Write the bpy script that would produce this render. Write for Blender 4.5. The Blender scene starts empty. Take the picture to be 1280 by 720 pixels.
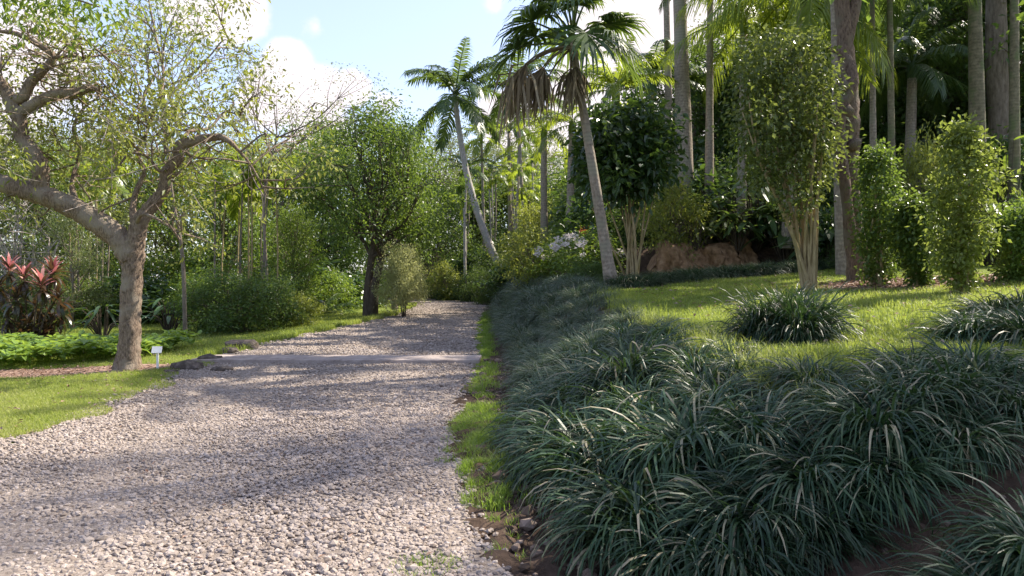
import bpy, math
import numpy as np
from mathutils import Vector, Matrix, Quaternion

R = np.random.default_rng(7)
S = bpy.context.scene
COL = S.collection
rad = math.radians
F = 950.0            # focal length in photo pixels (1280 wide)
CH = 1.5             # camera height

# ------------------------------------------------------------------ helpers
def ss(a, b, x):
    t = np.clip((np.asarray(x, float) - a) / (b - a), 0, 1)
    return t * t * (3 - 2 * t)

def nrmz(v):
    return v / np.maximum(np.linalg.norm(v, axis=-1, keepdims=True), 1e-9)

def W(px, py, Y):
    return np.array([(px - 640) / F * Y, Y, CH + (360 - py) / F * Y])

_ph = R.uniform(0, 6.28, (12,)); _fr = R.uniform(-1, 1, (12, 2))
def wob(x, y, s=1.0):
    o = 0
    for i in range(6):
        o = o + np.sin((_fr[i, 0] * x + _fr[i, 1] * y) * s * (1 + i * .5) + _ph[i]) / (1 + i * .5)
    return o / 3.0

# ------------------------------------------------------------------ terrain
def pz(y): return np.interp(y, [-60, 12, 15, 25, 45, 70, 400], [0, 0, .08, .3, .65, .95, 2.2])
def XL(y): return np.interp(y, [-20, 3, 7.3, 10.2, 13.6, 15, 18.5, 23.5, 30, 40, 45, 52, 60, 75],
                            [-4.9, -4.9, -4.95, -5.2, -5.85, -5.95, -6.0, -5.4, -4.75, -5.1, -5.9, -9, -14, -28]) 
def XR(y): return np.interp(y, [-20, 2, 4, 5.5, 7.1, 9, 13, 15, 21, 27, 38, 45, 50, 55, 62, 75],
                            [.1, .05, -.08, -.24, -.5, -.68, -.66, -.66, -.95, -1.15, -1.25, -1.9, -3, -5.5, -10, -23])
def bankL(y): return np.interp(y, [0, 3.4, 4.2, 5.5, 7, 10, 13, 20, 30, 38, 45, 55, 80], [1.2, .7, .34, .14, .06, -.08, -.13, -.4, -.75, -.8, -1.3, -4.5, -24])
def bankR(y): return bankL(y) + np.interp(y, [3, 5, 10, 16, 30, 45], [2.0, 1.85, 1.9, 2.2, 1.5, 1.8])
def g(x, y):
    x = np.asarray(x, float); y = np.asarray(y, float)
    z0 = pz(y)
    dl = XL(y) - x
    left = -.16 * ss(0, 4, dl) * ss(9, 16, y) + .06 * wob(x, y, .5) * ss(.3, 3, dl)
    bl, br = bankL(y), bankR(y)
    t = ss(0, 1, np.clip((x - bl) / (br - bl), 0, 1)) ** .8
    zl = np.interp(y, [3, 5, 20, 40, 80, 400], [.72, .8, 1.58, 1.75, 2.6, 12])
    zl = zl + .06 * np.clip(x - 2, 0, 9) + .04 * wob(x, y, .7)
    zl = zl + 1.05 * ss(22.6, 24.2, y) * ss(2.8, 4.0, x) + .06 * np.clip(y - 25, 0, 50) * ss(4, 12, x)
    f = ss(3.25, 4.3, y + .12 * np.sin(x * 3.1) + .08 * np.sin(x * 7.3))
    zl = .38 + (zl - .38) * f
    z = z0 + left + (zl - z0) * t
    # verge between gravel and bank
    return z
def gz(x, y): return float(g(x, y))
def hit(px, py, y0=3.0, y1=90):
    ys = np.linspace(y0, y1, 2000)
    xs = (px - 640) / F * ys; zs = CH + (360 - py) / F * ys
    d = zs - g(xs, ys)
    i = np.argmax(d < 0)
    return np.array([xs[i], ys[i], gz(xs[i], ys[i])])

# ------------------------------------------------------------------ mesh builder
class MB:
    def __init__(s): s.v = []; s.f = []; s.n = 0
    def add(s, v, f, tint=.5, mat=0, smooth=False):
        v = np.asarray(v, np.float32).reshape(-1, 3); f = np.asarray(f, np.int64)
        t = np.broadcast_to(np.asarray(tint, np.float32), (len(f),))
        s.v.append(v); s.f.append((f + s.n, t, mat, smooth)); s.n += len(v)
    def mesh(s, name, mats):
        m = bpy.data.meshes.new(name)
        V = np.concatenate(s.v); m.vertices.add(len(V)); m.vertices.foreach_set('co', V.ravel())
        loops = np.concatenate([f.ravel() for f, *_ in s.f])
        tot = np.concatenate([np.full(len(f), f.shape[1]) for f, *_ in s.f])
        start = np.concatenate([[0], np.cumsum(tot)[:-1]])
        m.loops.add(len(loops)); m.loops.foreach_set('vertex_index', loops.astype(np.int32))
        m.polygons.add(len(tot)); m.polygons.foreach_set('loop_start', start.astype(np.int32))
        m.polygons.foreach_set('loop_total', tot.astype(np.int32))
        m.polygons.foreach_set('material_index', np.concatenate([np.full(len(f), k) for f, _, k, _ in s.f]).astype(np.int32))
        m.polygons.foreach_set('use_smooth', np.concatenate([np.full(len(f), q) for f, _, _, q in s.f]))
        a = m.attributes.new('tint', 'FLOAT', 'FACE'); a.data.foreach_set('value', np.concatenate([t for _, t, *_ in s.f]).astype(np.float32))
        m.update(calc_edges=True)
        for k in (mats if isinstance(mats, (list, tuple)) else [mats]): m.materials.append(k)
        return m
    # tube along points
    def tube(s, P, r, n=7, res=4, tint=.5, mat=0, rough=0.0, cap=True):
        P = np.asarray(P, float); r = np.asarray(r, float)
        if r.ndim == 0: r = np.full(len(P), float(r))
        if res > 1 and len(P) > 2:
            Q = np.vstack([2 * P[0] - P[1], P, 2 * P[-1] - P[-2]]); out = []; ro = []
            for i in range(len(P) - 1):
                p0, p1, p2, p3 = Q[i:i + 4]
                for k in range(res):
                    t = k / res
                    out.append(.5 * (2 * p1 + (p2 - p0) * t + (2 * p0 - 5 * p1 + 4 * p2 - p3) * t * t + (3 * p1 - p0 - 3 * p2 + p3) * t ** 3))
                    ro.append(r[i] * (1 - t) + r[i + 1] * t)
            out.append(P[-1]); ro.append(r[-1]); P = np.array(out); r = np.array(ro)
        T = nrmz(np.gradient(P, axis=0)); k = len(P)
        a = np.array([1, 0, 0.]) if abs(T[0][0]) < .8 else np.array([0, 1., 0])
        N = np.zeros_like(P); u = a - T[0] * (a @ T[0]); N[0] = u / np.linalg.norm(u)
        for i in range(1, k):
            u = N[i - 1] - T[i] * (N[i - 1] @ T[i]); N[i] = u / max(np.linalg.norm(u), 1e-9)
        B = np.cross(T, N); an = np.linspace(0, 2 * np.pi, n, endpoint=False)
        rr = r[:, None] * (1 + (R.uniform(-rough, rough, (k, n)) if rough else 0))
        V = P[:, None] + rr[..., None] * (N[:, None] * np.cos(an)[None, :, None] + B[:, None] * np.sin(an)[None, :, None])
        i, j = np.meshgrid(np.arange(k - 1), np.arange(n), indexing='ij'); j2 = (j + 1) % n
        q = np.stack([i * n + j, i * n + j2, (i + 1) * n + j2, (i + 1) * n + j], -1).reshape(-1, 4)
        s.add(V, q, tint, mat, True)
        if cap:
            base = s.n - k * n
            s.v.append(P[-1:].astype(np.float32)); s.n += 1
            jj = np.arange(n); f = np.stack([np.full(n, s.n - 1), base + (k - 1) * n + jj, base + (k - 1) * n + (jj + 1) % n], -1)
            s.f.append((f[:, [0, 1, 2]], np.full(n, np.mean(tint), np.float32), mat, True))
        return P
    def leaves(s, pos, d, L, Wd, tint, up=.8, fold=.14, droop=.12, mat=0, six=False):
        n = len(pos); d = nrmz(d)
        ref = nrmz(R.normal(0, 1, (n, 3)) * (1 - up) + np.array([0, 0, 1.]) * up + 1e-3)
        side = nrmz(np.cross(d, ref)); nn = np.cross(side, d)
        L = np.broadcast_to(L, (n,))[:, None]; Wd = np.broadcast_to(Wd, (n,))[:, None]
        b = pos; tip = pos + d * L - np.array([0, 0, 1.]) * droop * L
        if not six:
            m = pos + d * L * .45 + nn * Wd * fold
            V = np.stack([b, m + side * Wd * .5, tip, m - side * Wd * .5], 1).reshape(-1, 3)
            f = np.arange(n * 4).reshape(n, 4)
            s.add(V, f, tint, mat)
        else:   # rounder leaf folded on its midrib: two quads
            l1 = pos + d * L * .3 + nn * Wd * fold; l2 = pos + d * L * .68 + nn * Wd * fold * .7 - np.array([0, 0, 1.]) * droop * L * .4
            V = np.stack([b, l1 + side * Wd * .5, l2 + side * Wd * .38, tip, l2 - side * Wd * .38, l1 - side * Wd * .5], 1).reshape(-1, 3)
            o = np.arange(n)[:, None] * 6
            f = np.concatenate([o + np.array([[0, 1, 2, 3]]), o + np.array([[0, 3, 4, 5]])])
            t = np.broadcast_to(np.asarray(tint, np.float32), (n,)); s.add(V, f, np.concatenate([t, t]), mat)
    def strips(s, P, wd, side, tint, mat=0, smooth=False):
        # P (n,k,3) centre lines, wd (n,k) widths, side (n,3) or (n,k,3)
        n, k, _ = P.shape
        if side.ndim == 2: side = np.repeat(side[:, None], k, 1)
        A = P + side * wd[..., None] * .5; Bv = P - side * wd[..., None] * .5
        V = np.stack([A, Bv], 2).reshape(-1, 3)
        o = (np.arange(n) * 2 * k)[:, None, None]; i = np.arange(k - 1)[None, :, None] * 2
        q = (o + i + np.array([0, 2, 3, 1])[None, None]).reshape(-1, 4)
        s.add(V, q, np.repeat(np.broadcast_to(np.asarray(tint, np.float32), (n,)), k - 1), mat, smooth)

def tag(o, label=None, cat=None, group=None, kind=None):
    if label: o['label'] = label
    if cat: o['category'] = cat
    if group: o['group'] = group
    if kind: o['kind'] = kind
    return o
def empty(name, loc, label, cat, group=None, rz=0, sc=1):
    o = bpy.data.objects.new(name, None); COL.objects.link(o); o.location = tuple(float(a) for a in loc)
    o.rotation_euler = (0, 0, rz); o.scale = (sc,) * 3 if np.isscalar(sc) else tuple(float(a) for a in sc)
    o.empty_display_size = .2
    return tag(o, label, cat, group)
def part(name, mesh, parent=None, loc=(0, 0, 0), rot=(0, 0, 0), sc=1):
    o = bpy.data.objects.new(name, mesh); COL.objects.link(o); o.parent = parent
    o.location = tuple(float(a) for a in loc); o.rotation_euler = rot
    o.scale = (sc,) * 3 if np.isscalar(sc) else tuple(float(a) for a in sc)
    return o

# ------------------------------------------------------------------ materials
def newmat(name):
    m = bpy.data.materials.new(name); m.use_nodes = True; nt = m.node_tree; nt.nodes.clear()
    return m, nt, nt.nodes.new, nt.links.new
def c4(c): return (c[0], c[1], c[2], 1)
def leafmat(name, cols, trans=(.3, .42, .05), tf=.4, rough=.42, spec=.45, vary=.25):
    m, nt, N, L = newmat(name)
    at = N('ShaderNodeAttribute'); at.attribute_name = 'tint'
    rp = N('ShaderNodeValToRGB'); cr = rp.color_ramp
    while len(cr.elements) < len(cols): cr.elements.new(.5)
    for i, c in enumerate(cols): cr.elements[i].position = i / max(1, len(cols) - 1); cr.elements[i].color = c4(c)
    oi = N('ShaderNodeObjectInfo'); mr = N('ShaderNodeMapRange'); mr.inputs[3].default_value = 1 - vary; mr.inputs[4].default_value = 1 + vary
    L(oi.outputs['Random'], mr.inputs[0]); L(at.outputs['Fac'], rp.inputs[0])
    hs = N('ShaderNodeHueSaturation'); L(rp.outputs[0], hs.inputs['Color']); L(mr.outputs[0], hs.inputs['Value'])
    p = N('ShaderNodeBsdfPrincipled'); L(hs.outputs[0], p.inputs['Base Color'])
    p.inputs['Roughness'].default_value = rough; p.inputs['Specular IOR Level'].default_value = spec
    tr = N('ShaderNodeBsdfTranslucent'); mx = N('ShaderNodeMix'); mx.data_type = 'RGBA'; mx.inputs[0].default_value = .6
    L(hs.outputs[0], mx.inputs[6]); mx.inputs[7].default_value = c4(trans); L(mx.outputs[2], tr.inputs[0])
    ms = N('ShaderNodeMixShader'); ms.inputs[0].default_value = tf; L(p.outputs[0], ms.inputs[1]); L(tr.outputs[0], ms.inputs[2])
    o = N('ShaderNodeOutputMaterial'); L(ms.outputs[0], o.inputs[0]); return m
def barkmat(name, c1, c2, c3=None, sc=9, zs=.25, bump=.5, rings=0, rough=.85):
    m, nt, N, L = newmat(name)
    tc = N('ShaderNodeTexCoord'); mp = N('ShaderNodeMapping'); mp.inputs['Scale'].default_value = (sc, sc, sc * zs); L(tc.outputs['Object'], mp.inputs[0])
    n1 = N('ShaderNodeTexNoise'); n1.inputs['Scale'].default_value = 1.6; n1.inputs['Detail'].default_value = 6; n1.inputs['Roughness'].default_value = .65; L(mp.outputs[0], n1.inputs[0])
    rp = N('ShaderNodeValToRGB'); cr = rp.color_ramp; cr.elements[0].position = .3; cr.elements[1].position = .68
    cr.elements[0].color = c4(c1); cr.elements[1].color = c4(c2)
    L(n1.outputs[0], rp.inputs[0]); col = rp.outputs[0]; hgt = n1.outputs[0]
    n2 = N('ShaderNodeTexNoise'); n2.inputs['Scale'].default_value = 2.2; n2.inputs['Detail'].default_value = 3; L(tc.outputs['Object'], n2.inputs[0])
    if c3:
        r2 = N('ShaderNodeValToRGB'); r2.color_ramp.elements[0].position = .5; r2.color_ramp.elements[1].position = .62; L(n2.outputs[0], r2.inputs[0])
        mx = N('ShaderNodeMix'); mx.data_type = 'RGBA'; L(r2.outputs[0], mx.inputs[0]); L(col, mx.inputs[6]); mx.inputs[7].default_value = c4(c3); col = mx.outputs[2]
    if rings:
        wv = N('ShaderNodeTexWave'); wv.bands_direction = 'Z'; wv.inputs['Scale'].default_value = rings; wv.inputs['Distortion'].default_value = 4; wv.inputs['Detail'].default_value = 2
        L(tc.outputs['Object'], wv.inputs[0]); mm = N('ShaderNodeMix'); mm.data_type = 'RGBA'; mm.blend_type = 'MULTIPLY'
        mr = N('ShaderNodeMapRange'); mr.inputs[3].default_value = .55; L(wv.outputs[1], mr.inputs[0])
        mm.inputs[0].default_value = .38; L(col, mm.inputs[6]); L(mr.outputs[0], mm.inputs[7]); col = mm.outputs[2]
    p = N('ShaderNodeBsdfPrincipled'); L(col, p.inputs['Base Color']); p.inputs['Roughness'].default_value = rough; p.inputs['Specular IOR Level'].default_value = .2
    b = N('ShaderNodeBump'); b.inputs['Strength'].default_value = bump; b.inputs['Distance'].default_value = .04; L(hgt, b.inputs['Height']); L(b.outputs[0], p.inputs['Normal'])
    o = N('ShaderNodeOutputMaterial'); L(p.outputs[0], o.inputs[0]); return m
def stonemat(name, cols, sc=6, bump=.3, rough=.9, tint=True):
    m, nt, N, L = newmat(name)
    rp = N('ShaderNodeValToRGB'); cr = rp.color_ramp
    while len(cr.elements) < len(cols): cr.elements.new(.5)
    for i, c in enumerate(cols): cr.elements[i].position = i / (len(cols) - 1); cr.elements[i].color = c4(c)
    tc = N('ShaderNodeTexCoord'); n1 = N('ShaderNodeTexNoise'); n1.inputs['Scale'].default_value = sc; n1.inputs['Detail'].default_value = 8; n1.inputs['Roughness'].default_value = .7; L(tc.outputs['Object'], n1.inputs[0])
    if tint:
        at = N('ShaderNodeAttribute'); at.attribute_name = 'tint'
        ad = N('ShaderNodeMath'); ad.operation = 'MULTIPLY_ADD'; L(n1.outputs[0], ad.inputs[0]); ad.inputs[1].default_value = .5; 
        s2 = N('ShaderNodeMath'); s2.operation = 'SUBTRACT'; L(at.outputs['Fac'], s2.inputs[0]); s2.inputs[1].default_value = .25; L(s2.outputs[0], ad.inputs[2]); L(ad.outputs[0], rp.inputs[0])
    else:
        mr = N('ShaderNodeMapRange'); mr.inputs[1].default_value = .3; mr.inputs[2].default_value = .7; L(n1.outputs[0], mr.inputs[0]); L(mr.outputs[0], rp.inputs[0])
    p = N('ShaderNodeBsdfPrincipled'); L(rp.outputs[0], p.inputs['Base Color']); p.inputs['Roughness'].default_value = rough; p.inputs['Specular IOR Level'].default_value = .25
    b = N('ShaderNodeBump'); b.inputs['Strength'].default_value = bump; b.inputs['Distance'].default_value = .03; L(n1.outputs[0], b.inputs['Height']); L(b.outputs[0], p.inputs['Normal'])
    o = N('ShaderNodeOutputMaterial'); L(p.outputs[0], o.inputs[0]); return m

M = {}
M['mid'] = leafmat('leaf_mid', [(.04, .082, .016), (.07, .13, .024), (.12, .185, .036)])
M['bright'] = leafmat('leaf_bright', [(.055, .11, .014), (.09, .16, .022), (.14, .22, .035)], trans=(.36, .47, .05), tf=.42)
M['yellow'] = leafmat('leaf_yellow', [(.09, .12, .02), (.16, .20, .035), (.25, .28, .07)], trans=(.45, .48, .07), tf=.45)
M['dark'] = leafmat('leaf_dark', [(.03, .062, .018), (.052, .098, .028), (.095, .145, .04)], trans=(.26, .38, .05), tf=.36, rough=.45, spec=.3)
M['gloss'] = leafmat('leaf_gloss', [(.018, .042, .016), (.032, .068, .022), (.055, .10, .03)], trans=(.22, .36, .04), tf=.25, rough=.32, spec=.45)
M['olive'] = leafmat('leaf_olive', [(.06, .085, .03), (.10, .13, .045), (.17, .19, .08)], trans=(.3, .35, .08), tf=.4)
M['pale'] = leafmat('leaf_pale', [(.27, .29, .12), (.36, .38, .17), (.45, .45, .23)], trans=(.55, .56, .2), tf=.45)
M['left'] = leafmat('leaf_left', [(.08, .12, .02), (.17, .20, .035), (.28, .29, .10), (.42, .42, .28)], trans=(.45, .5, .06), tf=.42, rough=.4)
M['palm'] = leafmat('leaf_palm', [(.025, .06, .02), (.045, .09, .025), (.09, .13, .03)], trans=(.3, .42, .05), tf=.32, rough=.35, spec=.5)
M['palmy'] = leafmat('leaf_palm_yellow', [(.07, .12, .015), (.13, .19, .02), (.22, .27, .04)], trans=(.5, .6, .05), tf=.5, rough=.35)
M['dead'] = leafmat('leaf_dead', [(.12, .09, .055), (.2, .16, .10), (.3, .25, .17)], trans=(.4, .33, .2), tf=.25, rough=.7, spec=.15)
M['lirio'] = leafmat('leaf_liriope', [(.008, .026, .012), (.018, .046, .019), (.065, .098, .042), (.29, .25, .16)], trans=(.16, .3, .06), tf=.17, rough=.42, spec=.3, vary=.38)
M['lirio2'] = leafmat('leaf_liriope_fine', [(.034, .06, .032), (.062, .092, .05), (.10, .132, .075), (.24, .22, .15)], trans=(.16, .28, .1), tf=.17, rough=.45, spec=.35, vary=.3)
M['grass'] = leafmat('grass_blade', [(.12, .17, .025), (.2, .245, .05), (.33, .32, .13)], trans=(.52, .62, .08), tf=.42, rough=.5, spec=.3)
M['verge'] = leafmat('grass_verge', [(.07, .13, .015), (.13, .20, .03), (.25, .28, .08)], trans=(.4, .6, .05), tf=.42, rough=.5, spec=.3)
M['ti_dark'] = leafmat('leaf_ti_dark', [(.025, .03, .015), (.05, .03, .02), (.04, .07, .02)], trans=(.25, .12, .05), tf=.25, rough=.3, spec=.55)
M['ti_pink'] = leafmat('leaf_ti_pink', [(.32, .1, .1), (.46, .2, .19), (.55, .34, .27)], trans=(.7, .2, .2), tf=.35, rough=.35)
M['petal'] = leafmat('petal_white', [(.6, .55, .52), (.75, .7, .68), (.8, .76, .76)], trans=(.8, .7, .7), tf=.3, rough=.6, vary=.05)
M['orange'] = leafmat('petal_orange', [(.55, .16, .08), (.65, .22, .1)], trans=(.8, .3, .1), tf=.3)
M['bark_l'] = barkmat('bark_left_tree', (.06, .04, .028), (.35, .265, .195), (.29, .24, .185), sc=24, zs=.3, bump=1.0)
M['bark'] = barkmat('bark_grey', (.09, .07, .05), (.24, .2, .16), sc=8)
M['bark_d'] = barkmat('bark_dark', (.045, .034, .025), (.12, .095, .07), sc=8)
M['bark_p'] = barkmat('bark_pale', (.24, .21, .18), (.46, .42, .38), (.3, .3, .25), sc=6, zs=.5)
M['palmbark'] = barkmat('bark_palm', (.17, .135, .10), (.40, .34, .275), (.27, .25, .19), sc=9, zs=.7, rings=3.2, bump=.4)
M['palmbark_g'] = barkmat('bark_palm_mossy', (.10, .09, .055), (.24, .21, .14), (.13, .15, .07), sc=6, zs=1, rings=3.6, bump=.4)
M['cane'] = barkmat('bark_cane', (.2, .15, .075), (.44, .35, .2), (.27, .22, .10), sc=12, zs=.25, bump=.5)
M['twig'] = barkmat('twig_grey', (.2, .17, .15), (.4, .35, .32), sc=8)
M['rock'] = stonemat('rock_basalt', [(.035, .028, .024), (.09, .072, .06), (.2, .165, .14)], sc=7, bump=.8, tint=False)
M['gravel'] = stonemat('gravel_stone', [(.13, .1, .08), (.255, .21, .175), (.33, .278, .238), (.405, .348, .308)], sc=14)
M['earth'] = stonemat('earth_face', [(.11, .065, .034), (.26, .155, .08), (.36, .24, .14)], sc=5, bump=1.0, tint=False)
M['conc'] = stonemat('concrete', [(.2, .16, .14), (.33, .275, .245), (.42, .36, .325)], sc=4, bump=.15, tint=False)
M['wall'] = stonemat('pale_plaster', [(.5, .42, .27), (.56, .48, .32), (.6, .52, .36)], sc=2, bump=.05, tint=False)
M['roof'] = stonemat('brown_roof', [(.10, .07, .05), (.16, .11, .08)], sc=3, bump=.2, tint=False)
M['white'] = stonemat('white_paint', [(.74, .72, .7), (.8, .79, .78)], sc=9, bump=.02, rough=.5, tint=False)
M['clod'] = stonemat('soil_clod', [(.045, .03, .02), (.11, .075, .052), (.24, .185, .15)], sc=10)
M['litter'] = leafmat('leaf_litter', [(.16, .09, .06), (.3, .2, .15), (.45, .34, .28)], trans=(.4, .25, .15), tf=.1, rough=.7, spec=.2)

# ground material: grass / soil / mulch from attributes of the terrain itself
def groundmat():
    m, nt, N, L = newmat('ground_lawn')
    tc = N('ShaderNodeTexCoord')
    def noise(sc, det=6):
        n = N('ShaderNodeTexNoise'); n.inputs['Scale'].default_value = sc; n.inputs['Detail'].default_value = det; n.inputs['Roughness'].default_value = .65; L(tc.outputs['Object'], n.inputs[0]); return n
    def ramp(src, a, b, ca, cb):
        r = N('ShaderNodeValToRGB'); r.color_ramp.elements[0].position = a; r.color_ramp.elements[1].position = b
        r.color_ramp.elements[0].color = c4(ca); r.color_ramp.elements[1].color = c4(cb); L(src, r.inputs[0]); return r
    na, nb, nc = noise(1.1), noise(25, 4), noise(9, 6)
    g1 = ramp(na.outputs[0], .35, .65, (.10, .145, .02), (.18, .215, .045)); g2 = ramp(nb.outputs[0], .3, .7, (.45, .45, .45), (1.25, 1.25, 1.1))
    mg = N('ShaderNodeMix'); mg.data_type = 'RGBA'; mg.blend_type = 'MULTIPLY'; mg.inputs[0].default_value = 1; L(g1.outputs[0], mg.inputs[6]); L(g2.outputs[0], mg.inputs[7])
    so = ramp(nc.outputs[0], .3, .7, (.03, .02, .014), (.11, .075, .052)); mu = ramp(nc.outputs[0], .35, .65, (.12, .075, .055), (.36, .25, .2))
    col = mg.outputs[2]
    for nm, src in (('soil', so), ('mulch', mu)):
        at = N('ShaderNodeAttribute'); at.attribute_name = nm
        ad = N('ShaderNodeMath'); ad.operation = 'ADD'; L(at.outputs['Fac'], ad.inputs[0])
        nn = N('ShaderNodeMath'); nn.operation = 'MULTIPLY_ADD'; L(nc.outputs[0], nn.inputs[0]); nn.inputs[1].default_value = .9; nn.inputs[2].default_value = -.45; L(nn.outputs[0], ad.inputs[1])
        st = N('ShaderNodeMapRange'); st.inputs[1].default_value = .4; st.inputs[2].default_value = .6; L(ad.outputs[0], st.inputs[0])
        mx = N('ShaderNodeMix'); mx.data_type = 'RGBA'; L(st.outputs[0], mx.inputs[0]); L(col, mx.inputs[6]); L(src.outputs[0], mx.inputs[7]); col = mx.outputs[2]
    p = N('ShaderNodeBsdfPrincipled'); L(col, p.inputs['Base Color']); p.inputs['Roughness'].default_value = .95; p.inputs['Specular IOR Level'].default_value = .1
    b = N('ShaderNodeBump'); b.inputs['Strength'].default_value = .7; b.inputs['Distance'].default_value = .05; L(nc.outputs[0], b.inputs['Height']); L(b.outputs[0], p.inputs['Normal'])
    o = N('ShaderNodeOutputMaterial'); L(p.outputs[0], o.inputs[0]); return m

# ------------------------------------------------------------------ ground, path
def soilmask(x, y):
    bl, br = bankL(y), bankR(y)
    bank = ss(-.35, -.1, x - bl) * (1 - ss(-.35, .1, x - br))
    near = (1 - ss(3.6, 4.6, y)) * ss(0.3, .8, x)
    forest = ss(21.5, 22.5, y) * ss(1, 2.5, x) + ss(31, 36, y) * ss(-2.2, -1.2, x - bankL(y) * 0 + 0)
    vg = ss(XR(y) - .2, XR(y) - .05, x) * (1 - ss(0, .2, x - bl)) * (1 - ss(9, 14, y)) 
    farl = ss(38, 46, y) * ss(2, 8, XL(y) - x)
    return np.clip(bank + near + forest + vg + farl, 0, 1)
def mulchmask(x, y):
    a = ss(1.0, .55, np.hypot((x + 8.1) / 1.9, (y - 14.1) / 1.0)) if False else 1 - ss(.7, 1.1, np.hypot((x + 8.6) / 2.6, (y - 14.0) / .95))
    b = 1 - ss(.7, 1.15, np.hypot((x - 7.6) / 2.2, (y - 13.9) / 1.5))
    return np.clip(a + b, 0, 1)
def grid(us, vs):
    X, Y = np.meshgrid(us, vs); n = len(us); k = len(vs)
    i, j = np.meshgrid(np.arange(k - 1), np.arange(n - 1), indexing='ij')
    q = np.stack([i * n + j, i * n + j + 1, (i + 1) * n + j + 1, (i + 1) * n + j], -1).reshape(-1, 4)
    return X, Y, q
us = np.concatenate([np.linspace(-260, -30, 24)[:-1], np.linspace(-30, -9, 40)[:-1], np.linspace(-9, 9, 220)[:-1], np.linspace(9, 30, 40)[:-1], np.linspace(30, 260, 24)])
vs = np.concatenate([np.linspace(-40, 1, 14)[:-1], np.linspace(1, 9, 130)[:-1], np.linspace(9, 40, 200)[:-1], np.linspace(40, 90, 60)[:-1], np.linspace(90, 420, 25)])
X, Y, q = grid(us, vs); Z = g(X, Y)
inpath = ss(0, .25, X - XL(Y)) * ss(0, .25, XR(Y) - X); Z = Z - .035 * inpath
bumps = soilmask(X, Y) * .05 * (np.sin(X * 9 + 3 * np.sin(Y * 5)) * np.sin(Y * 11 + 2 * np.sin(X * 7))); Z = Z + bumps * (1 - ss(12, 20, Y))
b = MB(); b.add(np.stack([X, Y, Z], -1), q, smooth=True)
me = b.mesh('ground', groundmat())
for nm, fn in (('soil', soilmask), ('mulch', mulchmask)):
    a = me.attributes.new(nm, 'FLOAT', 'POINT'); a.data.foreach_set('value', fn(X, Y).ravel().astype(np.float32))
tag(part('ground', me), 'grassy garden ground with soil banks on both sides of the gravel path', None, None, 'structure')

ys = np.concatenate([np.linspace(-15, 3, 20)[:-1], np.linspace(3, 40, 260)[:-1], np.linspace(40, 75, 60)]); ts = np.linspace(0, 1, 60)
T, Yp = np.meshgrid(ts, ys); el = .10 * np.sin(Yp * 1.7) + .06 * np.sin(Yp * 4.3 + 1); er = .07 * np.sin(Yp * 2.1) + .05 * np.sin(Yp * 5.1)
Xp = (XL(Yp) + el) * (1 - T) + (XR(Yp) + er) * T
Zp = g(Xp, Yp) + .012 * wob(Xp * 3, Yp * 3, 1.5) - .03 * (np.abs(T - .5) > .49)
_, _, q = grid(ts, ys); b = MB(); b.add(np.stack([Xp, Yp, Zp], -1), q, smooth=True)
gp = stonemat('gravel_bed', [(.105, .08, .064), (.23, .187, .153), (.32, .267, .222), (.43, .37, .322)], sc=26, bump=1.0, tint=False)
tag(part('gravel_path', b.mesh('gravel_path', gp)), 'wide pale gravel path curving away to the left', None, None, 'structure')

# concrete strip across the path (level crossing kerb)
b = MB(); xs = np.linspace(-6.15, -.62, 40)
prof = [(-.5, -.1), (-.5, .045), (-.47, .06), (.47, .06), (.5, .045), (.5, -.1)]
V = np.array([[x, 15.0 + .05 * math.sin(x * .7) + dy + R.normal(0, .006), gz(x, 15) + dz + R.normal(0, .004)] for x in xs for dy, dz in prof]); k = 6
q = np.array([[i * k + j, i * k + j + 1, (i + 1) * k + j + 1, (i + 1) * k + j] for i in range(len(xs) - 1) for j in range(k - 1)])
b.add(V, q); b.add(V[:6], [[0, 1, 2, 3, 4, 5]]); b.add(V[-6:], [[5, 4, 3, 2, 1, 0]])
tag(part('kerb_strip', b.mesh('kerb_strip', M['conc'])), 'flush concrete strip crossing the gravel path', None, None, 'structure')

# gravel stones
ICO = None
def ico():
    p = (1 + 5 ** .5) / 2
    v = np.array([(-1, p, 0), (1, p, 0), (-1, -p, 0), (1, -p, 0), (0, -1, p), (0, 1, p), (0, -1, -p), (0, 1, -p), (p, 0, -1), (p, 0, 1), (-p, 0, -1), (-p, 0, 1)], float)
    f = np.array([(0, 11, 5), (0, 5, 1), (0, 1, 7), (0, 7, 10), (0, 10, 11), (1, 5, 9), (5, 11, 4), (11, 10, 2), (10, 7, 6), (7, 1, 8), (3, 9, 4), (3, 4, 2), (3, 2, 6), (3, 6, 8), (3, 8, 9), (4, 9, 5), (2, 4, 11), (6, 2, 10), (8, 6, 7), (9, 8, 1)])
    return nrmz(v), f
def octa():
    v = np.array([(1, 0, 0), (0, 1, 0), (-1, 0, 0), (0, -1, 0), (0, 0, 1), (0, 0, -1)], float)
    f = np.array([(0, 1, 4), (1, 2, 4), (2, 3, 4), (3, 0, 4), (1, 0, 5), (2, 1, 5), (3, 2, 5), (0, 3, 5)]); return v, f
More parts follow.
